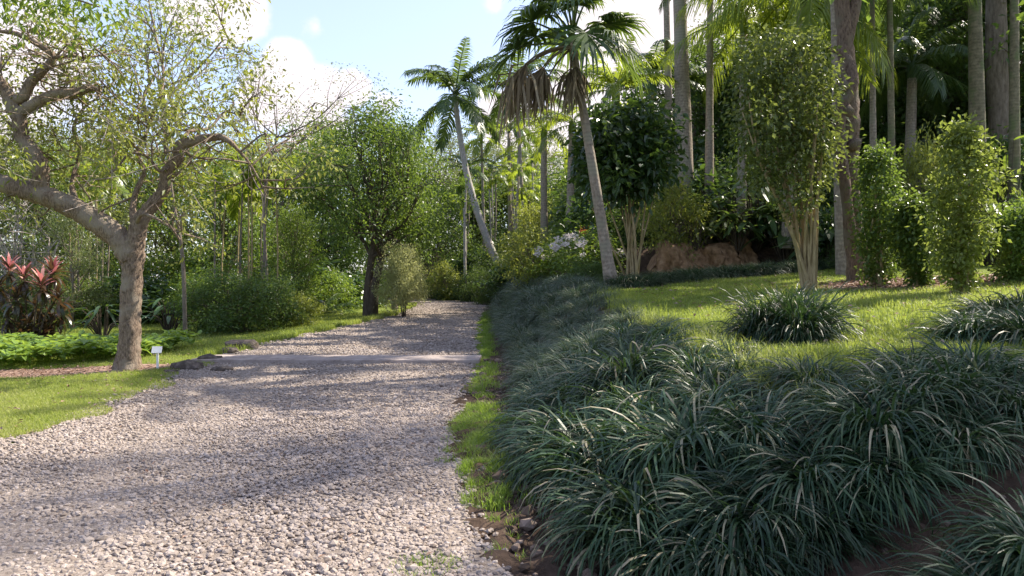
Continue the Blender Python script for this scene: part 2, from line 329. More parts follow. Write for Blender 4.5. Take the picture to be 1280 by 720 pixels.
def stones(b, pos, size, base, tint, flat=.7, mat=0):
    v0, f0 = base; n = len(pos); k = len(v0)
    V = v0[None] * R.uniform(.72, 1.2, (n, k, 1)); V = V * R.uniform(.7, 1.25, (n, 1, 3))
    q = nrmz(R.normal(0, 1, (n, 4))); w, x, y, z = q.T
    Rm = np.stack([1 - 2 * (y * y + z * z), 2 * (x * y - z * w), 2 * (x * z + y * w), 2 * (x * y + z * w), 1 - 2 * (x * x + z * z), 2 * (y * z - x * w), 2 * (x * z - y * w), 2 * (y * z + x * w), 1 - 2 * (x * x + y * y)], -1).reshape(n, 3, 3)
    V = np.einsum('nij,nkj->nki', Rm, V) * np.array([1, 1, flat]) * size[:, None, None] + pos[:, None]
    f = (f0[None] + (np.arange(n) * k)[:, None, None]).reshape(-1, 3)
    b.add(V, f, np.repeat(tint, len(f0)), mat)
b = MB()
def scatter_path(n, y0, y1, s0, s1, base, pw=1.0):
    y = y0 + (y1 - y0) * R.uniform(0, 1, n) ** pw
    t = R.uniform(-.03, 1.0, n); e = R.normal(0, .05, n)
    x = (XL(y) + .1 * np.sin(y * 1.7)) * (1 - t) + (XR(y) + .07 * np.sin(y * 2.1)) * t + e
    ok = ~((np.abs(y - 15) < .5 + .12 * wob(x * 4, y, 1)) & (R.uniform(0, 1, n) < .965)); x, y, t = x[ok], y[ok], t[ok]; n = len(x)
    sz = s0 * .8 + (s1 * 1.25 - s0 * .8) * R.uniform(0, 1, n) ** 1.9; sz = sz * np.where(R.uniform(0, 1, n) < .02, 1.5, 1)
    trk = np.exp(-((t - .3) / .09) ** 2) + np.exp(-((t - .68) / .09) ** 2); fine = wob(x * 2.2, y * 1.2, 1.5) + .5 * trk
    keep = R.uniform(0, 1, n) > np.clip(fine - .05, 0, .22); x, y, sz, fine = x[keep], y[keep], sz[keep], fine[keep]; n = len(x)
    stones(b, np.stack([x, y, g(x, y) + sz * .25], -1), sz * (1 - .2 * np.clip(fine, 0, 1)), base, np.clip(R.normal(.53, .22, n) - .12 * wob(x * 1.7, y * 1.7, 1.1), 0, 1))
scatter_path(60000, 3.0, 9.5, .0105, .020, ico(), 1.15)
scatter_path(30000, 9.0, 17, .013, .027, octa())
scatter_path(22000, 16, 46, .018, .036, octa(), 1.2)
tag(part('gravel', b.mesh('gravel', M['gravel'])), 'loose crushed stones covering the path', None, None, 'stuff')
# soil clods + rubble at the foot of the bank
b = MB(); n = 2600; y = R.uniform(3.4, 15, n); u = R.uniform(0, 1, n); x = (XR(y) + .12) * (1 - u) + (bankL(y) + .25) * u
ok = (R.uniform(0, 1, n) < .25 + .75 * (u > .45)); x, y = x[ok], y[ok]; sz = R.uniform(.012, .045, len(x)) * np.where(R.uniform(0, 1, len(x)) < .07, 1.8, 1)
stones(b, np.stack([x, y, g(x, y) + sz * .3], -1), sz, ico(), np.clip(R.normal(.5, .25, len(x)), 0, 1))
n = 2500; x = R.uniform(.5, 3.4, n); y = R.uniform(2.2, 4.4, n); sz = R.uniform(.008, .03, n); stones(b, np.stack([x, y, g(x, y) + sz * .2], -1), sz, ico(), np.clip(R.normal(.35, .2, n), 0, 1))
tag(part('soil_rubble', b.mesh('soil_rubble', M['clod'])), 'brown clods and stones at the foot of the planted bank', None, None, 'stuff')

# ------------------------------------------------------------------ grass
def blades(b, x, y, h, wd, lean=.5, tilt=1.0):
    n = len(x); a = R.uniform(0, 6.283, n); d = np.stack([np.cos(a), np.sin(a), np.zeros(n)], -1)
    base = np.stack([x, y, g(x, y) - .01], -1); up = np.array([0, 0, 1.])
    ln = R.uniform(.1, lean, n)[:, None] * h[:, None]
    P = np.stack([base, base + up * h[:, None] * .6 + d * ln * .35, base + up * h[:, None] * .95 + d * ln], 1)
    side = np.stack([-np.sin(a), np.cos(a), np.zeros(n)], -1)
    b.strips(P, np.stack([wd, wd * .8, wd * .1], 1), side, np.clip(R.normal(.45, .2, n) + .45 * wob(x * 1.5, y * 1.5, 1.3) + .5 * (R.uniform(0, 1, n) < .06), 0, 1))
def ok_lawn_left(x, y): return (x < XL(y) + .1 + .15 * np.sin(y * 2.3) + .1 * np.sin(y * 5)) & (mulchmask(x, y) < .4)
b = MB()
def scat(n, y0, y1, fx0, fx1, pw=1.):
    y = y0 + (y1 - y0) * R.uniform(0, 1, n) ** pw; u = R.uniform(0, 1, n)
    return fx0(y) * (1 - u) + fx1(y) * u, y
x, y = scat(90000, 6.5, 16, lambda y: -.72 * y - .3, lambda y: XL(y) + .3, 1.0); k = ok_lawn_left(x, y); x, y = x[k], y[k]
blades(b, x, y, R.uniform(.03, .07, len(x)), R.uniform(.004, .008, len(x)), .9)
x, y = scat(45000, 16, 34, lambda y: np.maximum(-.72 * y, -18), lambda y: XL(y) + .3, 1.0); k = ok_lawn_left(x, y); x, y = x[k], y[k]
blades(b, x, y, R.uniform(.04, .10, len(x)), R.uniform(.008, .014, len(x)), .8)
e = R.uniform(0, 1, 9000); y = R.uniform(15.5, 42, 9000); x = XL(y) - .5 * e ** 2 + .15 * np.sin(y * 2.3); blades(b, x, y, R.uniform(.06, .2, 9000), R.uniform(.008, .016, 9000), .8)
tag(part('lawn_grass', b.mesh('lawn_grass', M['grass'])), 'short sunlit lawn left of the path', None, None, 'stuff')
b = MB()
x, y = scat(120000, 4.6, 22, lambda y: bankR(y) - .25, lambda y: np.minimum(.72 * y, 9.5), 1.1)
k = (mulchmask(x, y) < .5); x, y = x[k], y[k]
hh = R.uniform(.03, .075, len(x)) * (1 + .7 * (wob(x, y, 2.2) > .25)); blades(b, x, y, hh, R.uniform(.005, .010, len(x)), .9)
e = R.normal(0, .16, 5000); y = R.uniform(4.8, 16, 5000); x = bankR(y) - .05 + e; blades(b, x, y, R.uniform(.07, .2, 5000), R.uniform(.006, .011, 5000), .8)
tag(part('upper_lawn_grass', b.mesh('upper_lawn_grass', M['grass'])), 'sloping sunlit lawn above the planted bank', None, None, 'stuff')
b = MB()
def tuft(cx, cy, rx, ry, n, h0, h1, w=.006):
    r = np.sqrt(R.uniform(0, 1, n)) ; a = R.uniform(0, 6.283, n); x = cx + rx * r * np.cos(a) * R.uniform(.7, 1.15, n); y = cy + ry * r * np.sin(a)
    blades(b, x, y, R.uniform(h0, h1, n) * (1.15 - .55 * r), np.full(n, w), 1.1)
for i in range(95):
    yy = R.uniform(5.2, 9.6); tuft(-.28 + R.normal(0, .13) + .06 * (8 - yy), yy, R.uniform(.05, .15), R.uniform(.08, .25), int(R.uniform(50, 170)), .05, R.uniform(.09, .17), R.uniform(.004, .007))
for i in range(40): tuft(R.uniform(-.62, -.25), R.uniform(6.4, 9.0), R.uniform(.05, .14), R.uniform(.06, .2), int(R.uniform(40, 120)), .04, R.uniform(.08, .14), .0055)
for i in range(22): tuft(R.normal(.0, .12), R.uniform(4.2, 6.2), .05, .06, 22, .03, .1, .005)
tuft(-.45, 4.1, .22, .18, 420, .02, .07, .005); tuft(-.28, 5.15, .06, .06, 60, .02, .05, .005)
for yy in np.arange(10.5, 34, .45):
    if abs(yy - 15) < .5: continue
    xr, bl = float(XR(yy)), float(bankL(yy)); wdt = (bl - xr)
    tuft(xr + wdt * .5 + R.normal(0, .08), yy, wdt * R.uniform(.25, .6), R.uniform(.15, .4), int(R.uniform(60, 330)), .04, R.uniform(.1, .18), .007)
tag(part('verge_grass', b.mesh('verge_grass', M['verge'])), 'tufts of long bright grass along the right path edge', None, None, 'stuff')
# leaf litter on the mulch patches
b = MB(); n = 2600; x = R.normal(7.6, 1.3, n); y = R.normal(13.9, .9, n); z = g(x, y) + .02
b.leaves(np.stack([x, y, z], -1), np.stack([R.normal(0, 1, n), R.normal(0, 1, n), R.normal(0, .2, n)], -1), R.uniform(.06, .14, n), R.uniform(.03, .07, n), R.uniform(0, 1, n), up=.9)
n = 900; x = R.normal(-8.6, 1.2, n); y = R.normal(14, .5, n); b.leaves(np.stack([x, y, g(x, y) + .02], -1), np.stack([R.normal(0, 1, n), R.normal(0, 1, n), R.normal(0, .2, n)], -1), R.uniform(.05, .1, n), R.uniform(.03, .05, n), R.uniform(0, .7, n), up=.9)
n = 500; y = R.uniform(4, 20, n); x = XL(y) + (XR(y) - XL(y)) * R.uniform(0, 1, n); b.leaves(np.stack([x, y, g(x, y) + .03], -1), np.stack([R.normal(0, 1, n), R.normal(0, 1, n), R.normal(0, .2, n)], -1), R.uniform(.03, .07, n), R.uniform(.015, .03, n), R.uniform(0, .6, n), up=.9)
n = 520; y = R.uniform(5, 20, n); x = bankR(y) + .2 + R.uniform(0, 1, n) * np.minimum(.7 * y, 6); b.leaves(np.stack([x, y, g(x, y) + .05], -1), np.stack([R.normal(0, 1, n), R.normal(0, 1, n), R.normal(0, .3, n)], -1), R.uniform(.05, .11, n), R.uniform(.025, .05, n), R.uniform(0, .8, n), up=.8)
n = 320; y = R.uniform(7, 18, n); x = XL(y) - R.uniform(0, 1, n) ** 1.3 * 5; b.leaves(np.stack([x, y, g(x, y) + .05], -1), np.stack([R.normal(0, 1, n), R.normal(0, 1, n), R.normal(0, .3, n)], -1), R.uniform(.04, .09, n), R.uniform(.02, .045, n), R.uniform(0, .8, n), up=.8)
tag(part('leaf_litter', b.mesh('leaf_litter', M['litter'])), 'dry fallen leaves on the ground', None, None, 'stuff')

# ------------------------------------------------------------------ tussocks (liriope)
def tussock_mesh(name, nb, l0, l1, w0, mat, droop=1.0, seg=6, r0=.13, dead_and_lit=.06):
    b = MB(); a = R.uniform(0, 6.283, nb); d = np.stack([np.cos(a), np.sin(a), np.zeros(nb)], -1)
    rr = r0 * np.sqrt(R.uniform(0, 1, nb))
    P = np.zeros((nb, seg + 1, 3)); P[:, 0] = d * rr[:, None] + np.stack([R.normal(0, .03, nb), R.normal(0, .03, nb), np.full(nb, -.03)], -1)
    L = R.uniform(l0, l1, nb); e = np.radians(R.uniform(38, 90, nb)); cur = np.radians(R.uniform(70, 150, nb)) * droop
    tw = R.normal(0, .25, nb)
    for i in range(seg):
        t = (i + .5) / seg; ang = e - cur * t ** 1.35; az = a + tw * t
        P[:, i + 1] = P[:, i] + np.stack([np.cos(az) * np.cos(ang), np.sin(az) * np.cos(ang), np.sin(ang)], -1) * (L / seg)[:, None]
    wd = np.array([np.interp(t, [0, .15, .6, .9, 1], [.6, 1, .95, .5, .08]) for t in np.linspace(0, 1, seg + 1)])[None] * R.uniform(.75, 1.2, nb)[:, None] * w0
    side = nrmz(np.stack([-np.sin(a), np.cos(a), R.normal(0, .35, nb)], -1))
    tint = np.clip(R.normal(.33, .16, nb), 0, .66); tint = np.where(R.uniform(0, 1, nb) < dead_and_lit, R.uniform(.8, 1, nb), tint)  # pale tan blades: dead thatch, and sunlit blades put into the colour
    b.strips(P, wd, side, tint, smooth=False); return b.mesh(name, mat)
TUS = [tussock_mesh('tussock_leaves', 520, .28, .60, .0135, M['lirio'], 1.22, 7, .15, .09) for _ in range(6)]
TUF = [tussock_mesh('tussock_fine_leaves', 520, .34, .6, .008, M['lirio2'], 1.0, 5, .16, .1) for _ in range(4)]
def put_tussock(meshes, x, y, sc, label, group, lean=.45, dz=0, name='liriope_tussock'):
    z = gz(x, y); e = .15
    nx, ny = (gz(x - e, y) - gz(x + e, y)) / (2 * e), (gz(x, y - e) - gz(x, y + e)) / (2 * e)
    nv = Vector((nx * lean, ny * lean, 1)).normalized()
    o = part(name, meshes[R.integers(len(meshes))], None, (x, y, z + dz), (0, 0, 0), sc)
    o.rotation_euler = (nv.to_track_quat('Z', 'Y') @ Quaternion((0, 0, 1), R.uniform(0, 6.283))).to_euler()
    return tag(o, label, 'grass clump', group)
LB = 'dark green strap-leaved clump massed with others on the bank beside the gravel path'
GB = 'strap-leaved clumps covering the bank'
LF = 'fine blue-green grassy clump in the far stretch of hedge along the path'
GF = 'fine grassy clumps of the far hedge'
yy = 4.15
while yy < 33:
    near = yy < 9.3
    st = .50 if near else (.5 if yy < 18 else .7)
    bl, br = float(bankL(yy)), float(bankR(yy)); w_ = br - bl + .1
    nn = max(3, int(round(w_ / (st * 1.0))))
    for i in range(nn):
        u = (i + .5) / nn; x = bl + .22 + (w_ - .2) * u + R.normal(0, .1); y = yy + R.normal(0, .13)
        if near and y < 4.6 and x > 2.4: continue
        sc = R.uniform(.8, 1.1) * (1 if yy < 16 else 1.2) * (.6 if u > .78 else (.8 if u > .55 else 1)) * float(np.clip(1 + .6 * wob(x * 1.6, y * 1.6, 1.7), .6, 1.38))
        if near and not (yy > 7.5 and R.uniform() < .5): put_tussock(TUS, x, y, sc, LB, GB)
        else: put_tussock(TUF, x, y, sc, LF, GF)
    yy += st * .92
# clumps at the shaded right end, on top of the cut face
for x, y, s in ((1.5, 3.78, .8), (1.9, 3.85, .8), (2.3, 3.95, .75), (1.1, 3.7, .85), (2.75, 4.15, .8), (3.1, 4.4, .8), (2.3, 4.35, 1.0), (2.65, 4.5, 1.05), (2.95, 4.75, 1.0), (2.0, 4.15, .95), (1.6, 4.05, 1.0), (1.2, 3.95, 1.0), (.85, 3.9, .9), (3.1, 5.2, .9), (2.7, 5.1, .9)):
    put_tussock(TUS, x, y, s, 'dark strap-leaved clump hanging over the shaded soil cut at the right end of the bank', 'clumps over the soil cut', .3)
p = hit(988, 425, 4, 14)
TUU = [tussock_mesh('tussock_leaves', 520, .34, .62, .0135, M['lirio'], .95, 7, .15, .12) for _ in range(2)]
for dx, dy, s in ((0, 0, 1.0), (.25, .1, .95), (-.22, .12, .95), (.02, -.22, .85), (.05, .3, .9)):
    put_tussock(TUU, p[0] + dx, p[1] + dy, (s * 1.0, s * 1.0, s * 1.45), 'tall rounded strap-leaved clump standing at the lawn edge above the hedge', 'rounded clumps at the lawn edge')
for (px, py, s) in ((1215, 425, 1.0), (1255, 418, 1.1), (1290, 428, 1.1), (1240, 400, 1.0), (1275, 395, 1.1)):
    p = hit(px, py, 5, 14); put_tussock(TUS, p[0], p[1], s * .95, 'dark strap-leaved clump on the lawn at the far right edge under the clipped shrubs', 'lawn edge clumps at the right')
for (x, y, s, dz) in ((1.5, 2.72, .8, -.02), (1.85, 2.85, .85, .03), (2.15, 3.0, .9, .08), (1.35, 2.42, .75, -.06), (1.75, 2.5, .85, 0)):
    put_tussock(TUS, x, y, s, 'sunlit strap-leaved clump in the nearest bottom right corner below the soil cut', 'nearest corner clumps', .2, dz)
# low clipped row along the back of the lawn
t = 0
for i in range(44):
    u = i / 43; px = 772 + (1046 - 772) * u; Yd = 17.2 + 3.6 * u; x = (px - 640) / F * Yd
    put_tussock(TUF if i % 2 else TUS, x + R.normal(0, .06), Yd + R.normal(0, .1) , R.uniform(.95, 1.15), 'dark tufted clump in the low planted row at the back of the upper lawn', 'low row behind the lawn', .2)

# ------------------------------------------------------------------ generic trees and shrubs
def crown_leaves(b, ctrs, per, sp, L, Wd, up=.6, out=None, six=False, tvar=.22, down=.25):
    ctrs = np.asarray(ctrs); n = len(ctrs); c = np.repeat(ctrs, per, 0); off = R.normal(0, 1, (n * per, 3)) * np.asarray(sp)
    ct = np.repeat(R.normal(.48, .2, n), per); tint = np.clip(ct + R.normal(0, tvar * .6, n * per), 0, 1)
    d = nrmz(off) * .8 + R.normal(0, .6, off.shape) - np.array([0, 0, down])
    b.leaves(c + off, d, R.uniform(.7, 1.3, n * per) * L, R.uniform(.75, 1.25, n * per) * Wd, tint, up, six=six)
def make_tree(nm, H, Wc, cb, nl, nsub, per, L, Wd, tr, leaf, bark, sp=.35, flat=1.0, stems=1, lean=0, down=.25, six=False, up=.6, top=1.0, core=.3, twigs=True):
    tb, cbm = MB(), MB(); allc = []
    for s_ in range(stems):
        ang = R.uniform(0, 6.28); off = np.array([math.cos(ang), math.sin(ang), 0]) * (tr * 1.8 if stems > 1 else 0)
        ld = np.array([math.cos(ang), math.sin(ang), 0]) * (Wc * .16 if stems > 1 else 0) + np.array([lean, 0, 0])
        k = 6; zz = np.linspace(0, H * .8, k)
        P = np.stack([off[0] + ld[0] * (zz / H) + R.normal(0, .02 * H, k) * (zz > 0), off[1] + ld[1] * (zz / H) + R.normal(0, .02 * H, k) * (zz > 0), zz], -1); P[0, 2] = -.25
        rr = np.interp(zz / H, [0, .06, .5, .8], [tr * 1.35, tr, tr * .6, tr * .2]); P2 = tb.tube(P, rr, 8, 4, rough=.06)
        m = max(2, nl // stems)
        for i in range(m):
            zt = cb * H + (H - cb * H) * (i + R.uniform(.1, .9)) / m
            hc = (zt - cb * H) / (H - cb * H); env = math.sqrt(max(.05, 1 - (2 * hc - .9 * flat) ** 2 / (1.1 if flat == 1 else 1.4))) if flat == 1 else (.35 + .65 * hc)
            rad_ = Wc / 2 * env * R.uniform(core, 1.05) * (1 if hc < .85 else .75)
            a = i * 2.4 + R.uniform(-.5, .5); ax = np.interp(zt * .8, zz, P[:, 0]); ay = np.interp(zt * .8, zz, P[:, 1])
            tgt = np.array([ax + rad_ * math.cos(a), ay + rad_ * math.sin(a), min(zt, H * .97)])
            zs = max(cb * H * .75, min(zt * R.uniform(.5, .75), H * .75)); st = np.array([np.interp(zs, zz, P[:, 0]), np.interp(zs, zz, P[:, 1]), zs])
            mid = (st + tgt) / 2 + np.array([0, 0, -.06 * H * R.uniform(-.5, 1)]) + R.normal(0, .03 * H, 3) * .6
            r0 = np.interp(zs / H, [0, .5, .8], [tr * .6, tr * .4, tr * .2]); LP = tb.tube([st, mid, tgt], [r0, r0 * .6, r0 * .2], 6, 4)
            for j in range(nsub):
                c = tgt + R.normal(0, 1, 3) * np.array([Wc * .12, Wc * .12, Wc * .08 * (1 if flat == 1 else .35)])
                if twigs:
                    s0 = LP[R.integers(len(LP) // 2, len(LP))]; tb.tube([s0, (s0 + c) / 2 + R.normal(0, .08, 3), c], [r0 * .3, r0 * .2, .006], 4, 2, cap=False)
                allc.append(c)
    crown_leaves(cbm, allc, per, (sp, sp, sp * (.75 if flat == 1 else .35)), L, Wd, up, six=six, down=down)
    return dict(t=tb.mesh('trunk', bark), c=cbm.mesh('crown', leaf), H=H, W=Wc)
T = {}
T['broad'] = make_tree('broad', 9, 6.5, .28, 22, 6, 90, .20, .10, .2, M['mid'], M['bark'], .42)
T['broad2'] = make_tree('broad2', 9, 6, .2, 24, 6, 80, .19, .09, .17, M['bright'], M['bark'], .40)
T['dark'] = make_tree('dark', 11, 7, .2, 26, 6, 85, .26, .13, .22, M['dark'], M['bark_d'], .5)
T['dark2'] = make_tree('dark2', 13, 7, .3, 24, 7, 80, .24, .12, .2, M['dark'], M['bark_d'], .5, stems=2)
T['umb'] = make_tree('umb', 12, 12, .55, 24, 7, 75, .16, .07, .22, M['olive'], M['bark'], .6, flat=.5)
T['airy'] = make_tree('airy', 9, 7, .3, 16, 6, 55, .15, .06, .14, M['yellow'], M['twig'], .42, flat=.5, core=.4)
T['olive'] = make_tree('olive', 8, 5, .15, 22, 6, 80, .16, .075, .13, M['olive'], M['bark'], .36, stems=3)
T['bush'] = make_tree('bush', 2.4, 3.4, .05, 26, 5, 75, .11, .055, .05, M['dark'], M['bark_d'], .22, stems=3)
T['bushb'] = make_tree('bushb', 2.2, 2.8, .08, 22, 5, 60, .13, .06, .045, M['bright'], M['bark'], .22, stems=3)
T['bushy'] = make_tree('bushy', 2.2, 2.6, .1, 20, 5, 55, .13, .055, .045, M['yellow'], M['bark'], .22, stems=3)
T['bushg'] = make_tree('bushg', 2.4, 2.8, .08, 22, 4, 40, .26, .12, .04, M['gloss'], M['bark_d'], .26, stems=3, six=True)
def put_tree(kind, name, loc, H, Wc, label, cat='tree', group=None):
    t = T[kind]; w = Wc / t['W']; o = empty(name, loc, label, cat, group, R.uniform(0, 6.28), (w, w, H / t['H']))
    part('trunk' if cat == 'tree' else 'stems', t['t'], o); part('crown' if cat == 'tree' else 'foliage', t['c'], o); return o
def at(kind, name, px, Yd, top, wpx, label, cat='tree', group=None, base=None):
    x = (px - 640) / F * Yd; z = gz(x, Yd) - .05; H = CH + (360 - top) / F * Yd - z
    return put_tree(kind, name, (x, Yd, z), max(H, .3), wpx / F * Yd, label, cat, group)

# ------------------------------------------------------------------ palms
def frond_mesh(name, L, a0, a1, n, ll, lw, leaf, droop=.5, fwd=.75, side_up=.15, ragged=.1):
    b = MB(); k = 14; t = np.linspace(0, 1, k); ang = np.radians(a0 + (a1 - a0) * t ** 1.2)
    st = L / (k - 1); P = np.zeros((k, 3))
    for i in range(1, k): P[i] = P[i - 1] + np.array([math.cos(ang[i - 1]), 0, math.sin(ang[i - 1])]) * st
    P[:, 1] = R.normal(0, .05) * L * t ** 2
    b.tube(P, np.linspace(.03, .006, k) * L / 3, 5, 1, tint=.9, mat=0)
    tt = np.repeat(np.linspace(.16, .995, n), 2); sg = np.tile([1., -1.], n); m = len(tt)
    base = np.stack([np.interp(tt, t, P[:, i]) for i in range(3)], -1)
    tg = nrmz(np.stack([np.interp(tt, t, np.gradient(P[:, i])) for i in range(3)], -1)); sd = np.array([0, 1., 0])[None] * sg[:, None]; upv = np.cross(tg, np.array([0, 1., 0])[None]); upv = upv * np.sign(upv[:, 2:3] + 1e-6)
    f = fwd + .6 * tt ** 3
    d = nrmz(sd + tg * f[:, None] + upv * (side_up + R.normal(0, .12, m))[:, None] + R.normal(0, ragged, (m, 3)))
    ln = ll * np.sin(np.pi * np.clip(.18 + .72 * tt, 0, 1)) ** .7 * R.uniform(.85, 1.1, m)
    g_ = np.array([0, 0, -1.])
    Q = np.stack([base, base + d * (ln * .5)[:, None] + g_ * (droop * .18 * ln)[:, None], base + d * (ln * .92)[:, None] + g_ * (droop * .75 * ln)[:, None]], 1)
    # keep length under droop
    wd = np.array([.7, 1, .12])[None] * lw * R.uniform(.8, 1.15, m)[:, None]
    b.strips(Q, wd, nrmz(np.cross(d, upv)), np.clip(R.normal(.45, .2, m), 0, 1)); return b.mesh(name, leaf)
def frond_set(L, n, ll, lw, leaf, droop=.5, **k):
    return {'up': [frond_mesh('frond', L, 66, -12, n, ll, lw, leaf, droop, **k), frond_mesh('frond', L, 55, -30, n, ll, lw, leaf, droop, **k)],
            'mid': [frond_mesh('frond', L, 40, -35, n, ll, lw, leaf, droop, **k), frond_mesh('frond', L, 25, -48, n, ll, lw, leaf, droop, **k)],
            'low': [frond_mesh('frond', L, 0, -62, n, ll, lw, leaf, droop, **k), frond_mesh('frond', L, -20, -78, n, ll, lw, leaf, droop, **k)]}
FS = {'coco': frond_set(4.0, 46, .85, .085, M['palm'], .75, fwd=.6), 'yel': frond_set(2.8, 40, .62, .06, M['palmy'], .7),
      'slim': frond_set(1.7, 20, .5, .075, M['palmy'], .7), 'dk': frond_set(2.6, 34, .6, .07, M['dark'], .6), 'wisp': frond_set(3.2, 54, .75, .035, M['palmy'], 1.15),
      'wispd': frond_set(3.0, 54, .75, .04, M['palm'], 1.15)}
def palm(name, pts, r0, r1, fs, nf, label, group=None, sc=1.0, bark='palmbark', mix=(.3, .4, .3), shaft=True, flare=1.35, coconuts=False):
    pts = np.asarray(pts, float); base = pts[0].copy(); o = empty(name, base, label, 'palm tree', group)
    P = pts - base; b = MB(); rr = np.linspace(r0, r1, len(P)); rr[0] *= flare
    P0 = P.copy(); P0[0, 2] -= .25; b.tube(P0, rr, 10, 6, rough=.025); part('trunk', b.mesh('trunk', M[bark]), o)
    top = P[-1]
    if shaft:
        d = nrmz(P[-1] - P[-2]); b = MB(); b.tube([top - d * .1, top + d * .25 * sc, top + d * .6 * sc], [r1 * 1.05, r1 * 1.25, r1 * .5], 8, 3); part('crownshaft', b.mesh('crownshaft', M['palm'] if fs in ('coco', 'dk', 'wispd') else M['palmy']), o)
        top = top + d * .45 * sc
    for i in range(nf):
        u = (i + .5) / nf; kd = 'up' if u < mix[0] else ('mid' if u < mix[0] + mix[1] else 'low')
        fr = FS[fs][kd][R.integers(2)]
        part('frond', fr, o, top - np.array([0, 0, .12 * u * sc]), (R.normal(0, .12), R.normal(0, .1), i * 2.4 + R.normal(0, .2)), sc * R.uniform(.85, 1.1))
    if coconuts:
        for i in range(7):
            b = MB(); v, f = ico(); b.add(v * np.array([.11, .11, .14]), f, smooth=True)
            part('coconut', b.mesh('coconut', M['dead']), o, top + np.array([math.cos(i) * .25, math.sin(i * 1.3) * .25, -.3]))
    return o
# leaning coconut palm
palm('coconut_palm', [W(636, 356, 47), W(622, 330, 47), W(600, 275, 47), W(583, 215, 47), W(572, 150, 47), W(569, 118, 47)], .27, .135, 'coco', 20,
     'tall leaning coconut palm with curved pale trunk beside the far path bend', sc=1.08, bark='bark_p', coconuts=True, shaft=False, mix=(.35, .35, .3))
palm('coconut_palm', [W(662, 350, 52), W(655, 280, 52), W(650, 200, 52), W(647, 105, 52)], .16, .12, 'coco', 20, 'straight coconut palm with its crown half hidden behind the fan palm', sc=.95, shaft=False)
palm('feather_palm', [W(640, 352, 60), W(637, 250, 60), W(636, 165, 60)], .16, .12, 'coco', 11, 'smaller green feather palm between the two coconut palms', sc=.9, shaft=True)
palm('feather_palm', [W(607, 352, 55), W(604, 260, 55), W(602, 178, 55)], .12, .09, 'slim', 10, 'short yellow-green palm just right of the leaning coconut trunk', sc=1.2)
palm('feather_palm', [W(682, 345, 34), W(680, 260, 34), W(680, 172, 34)], .17, .13, 'yel', 12, 'grey-trunked yellow-green palm below and left of the fan palm', sc=.8)

# fan palm
def fan_mesh(name, el, lp, lf, leaf, tilt, n=44, span=135, droop=.35):
    b = MB(); k = 6; t = np.linspace(0, 1, k); ang = np.radians(el - 25 * t)
    P = np.zeros((k, 3))
    for i in range(1, k): P[i] = P[i - 1] + np.array([math.cos(ang[i]), 0, math.sin(ang[i])]) * lp / (k - 1)
    b.tube(P, np.linspace(.035, .018, k), 5, 1, tint=1.0)
    c = P[-1]; an = np.radians(np.linspace(-span, span, n)); ta = math.radians(el - 30 + tilt); ax = np.array([math.cos(ta), 0, math.sin(ta)]); nv = np.array([-math.sin(ta), 0, math.cos(ta)])
    d = np.cos(an)[:, None] * ax + np.sin(an)[:, None] * np.array([0, 1., 0]) + nv * (.18 * np.abs(np.sin(an)))[:, None]; d = nrmz(d + R.normal(0, .03, d.shape))
    ln = lf * (.72 + .28 * np.cos(an)) * R.uniform(.9, 1.08, n); gr = np.array([0, 0, -1.])
    Q = np.stack([c + d * .02, c + d * (ln * .5)[:, None], c + d * (ln * .8)[:, None] + gr * (ln * droop * .25)[:, None], c + d * ln[:, None] + gr * (ln * droop * R.uniform(.6, 1.4, n))[:, None]], 1)
    side = nrmz(np.cross(d, nv[None] + R.normal(0, .15, d.shape))); w = np.stack([np.full(n, .01), lf * .085 * np.ones(n), lf * .05 * np.ones(n), lf * .006 * np.ones(n)], 1)
    b.strips(Q, w, side, np.clip(R.normal(.4, .2, n), 0, 1)); return b.mesh(name, leaf)
o = empty('fan_palm', W(767, 358, 17.6), 'large fan palm with curved pale trunk and hanging skirt of dead brown fronds', 'palm tree')
base = np.array(o.location); pts = np.array([W(767, 360, 17.6), W(757, 310, 17.6), W(744, 230, 17.5), W(731, 150, 17.5), W(720, 85, 17.5), W(716, 48, 17.5)]) - base
pts[0, 2] = gz(base[0], base[1]) - base[2] - .2
b = MB(); b.tube(pts, [.19, .13, .115, .10, .09, .085], 12, 6, rough=.02); part('trunk', b.mesh('trunk', M['palmbark']), o)
top = pts[-1] + np.array([0, 0, .1]); GF_ = [fan_mesh('frond', e, 1.1, 1.05, M['palm'], t_) for e, t_ in ((82, -5), (68, -10), (52, -18), (34, -18), (12, -25))]
def dead_fan(el, lp, n=38):
    b = MB(); k = 6; t = np.linspace(0, 1, k); ang = np.radians(el - 45 * t); P = np.zeros((k, 3))
    for i in range(1, k): P[i] = P[i - 1] + np.array([math.cos(ang[i]), 0, math.sin(ang[i])]) * lp / (k - 1)
    b.tube(P, np.linspace(.03, .014, k), 5, 1, tint=.6); c = P[-1]
    d1 = nrmz(np.array([.35, 0, -.9]) + R.normal(0, 1, (n, 3)) * np.array([.28, .42, .2])); d2 = nrmz(d1 * .5 + np.array([0, 0, -1.]) + R.normal(0, .16, (n, 3)))
    ln = R.uniform(.45, 1.15, n)[:, None]; Q = np.stack([np.repeat(c[None], n, 0), c + d1 * ln * .45, c + d1 * ln * .45 + d2 * ln * .35, c + d1 * ln * .45 + d2 * ln * .7], 1)
    b.strips(Q, np.stack([np.full(n, .012), R.uniform(.03, .06, n), R.uniform(.02, .045, n), np.full(n, .006)], 1), nrmz(np.cross(d1, R.normal(0, 1, (n, 3)))), R.uniform(0, 1, n)); return b.mesh('dead_frond', M['dead'])
DF = [dead_fan(5, .95), dead_fan(-15, .75), dead_fan(-40, .6)] if True else [fan_mesh('dead_frond', e, .75, 1.0, M['dead'], t_, 30, 60, .5) for e, t_ in ((-25, -40), (-45, -28), (-60, -10))]
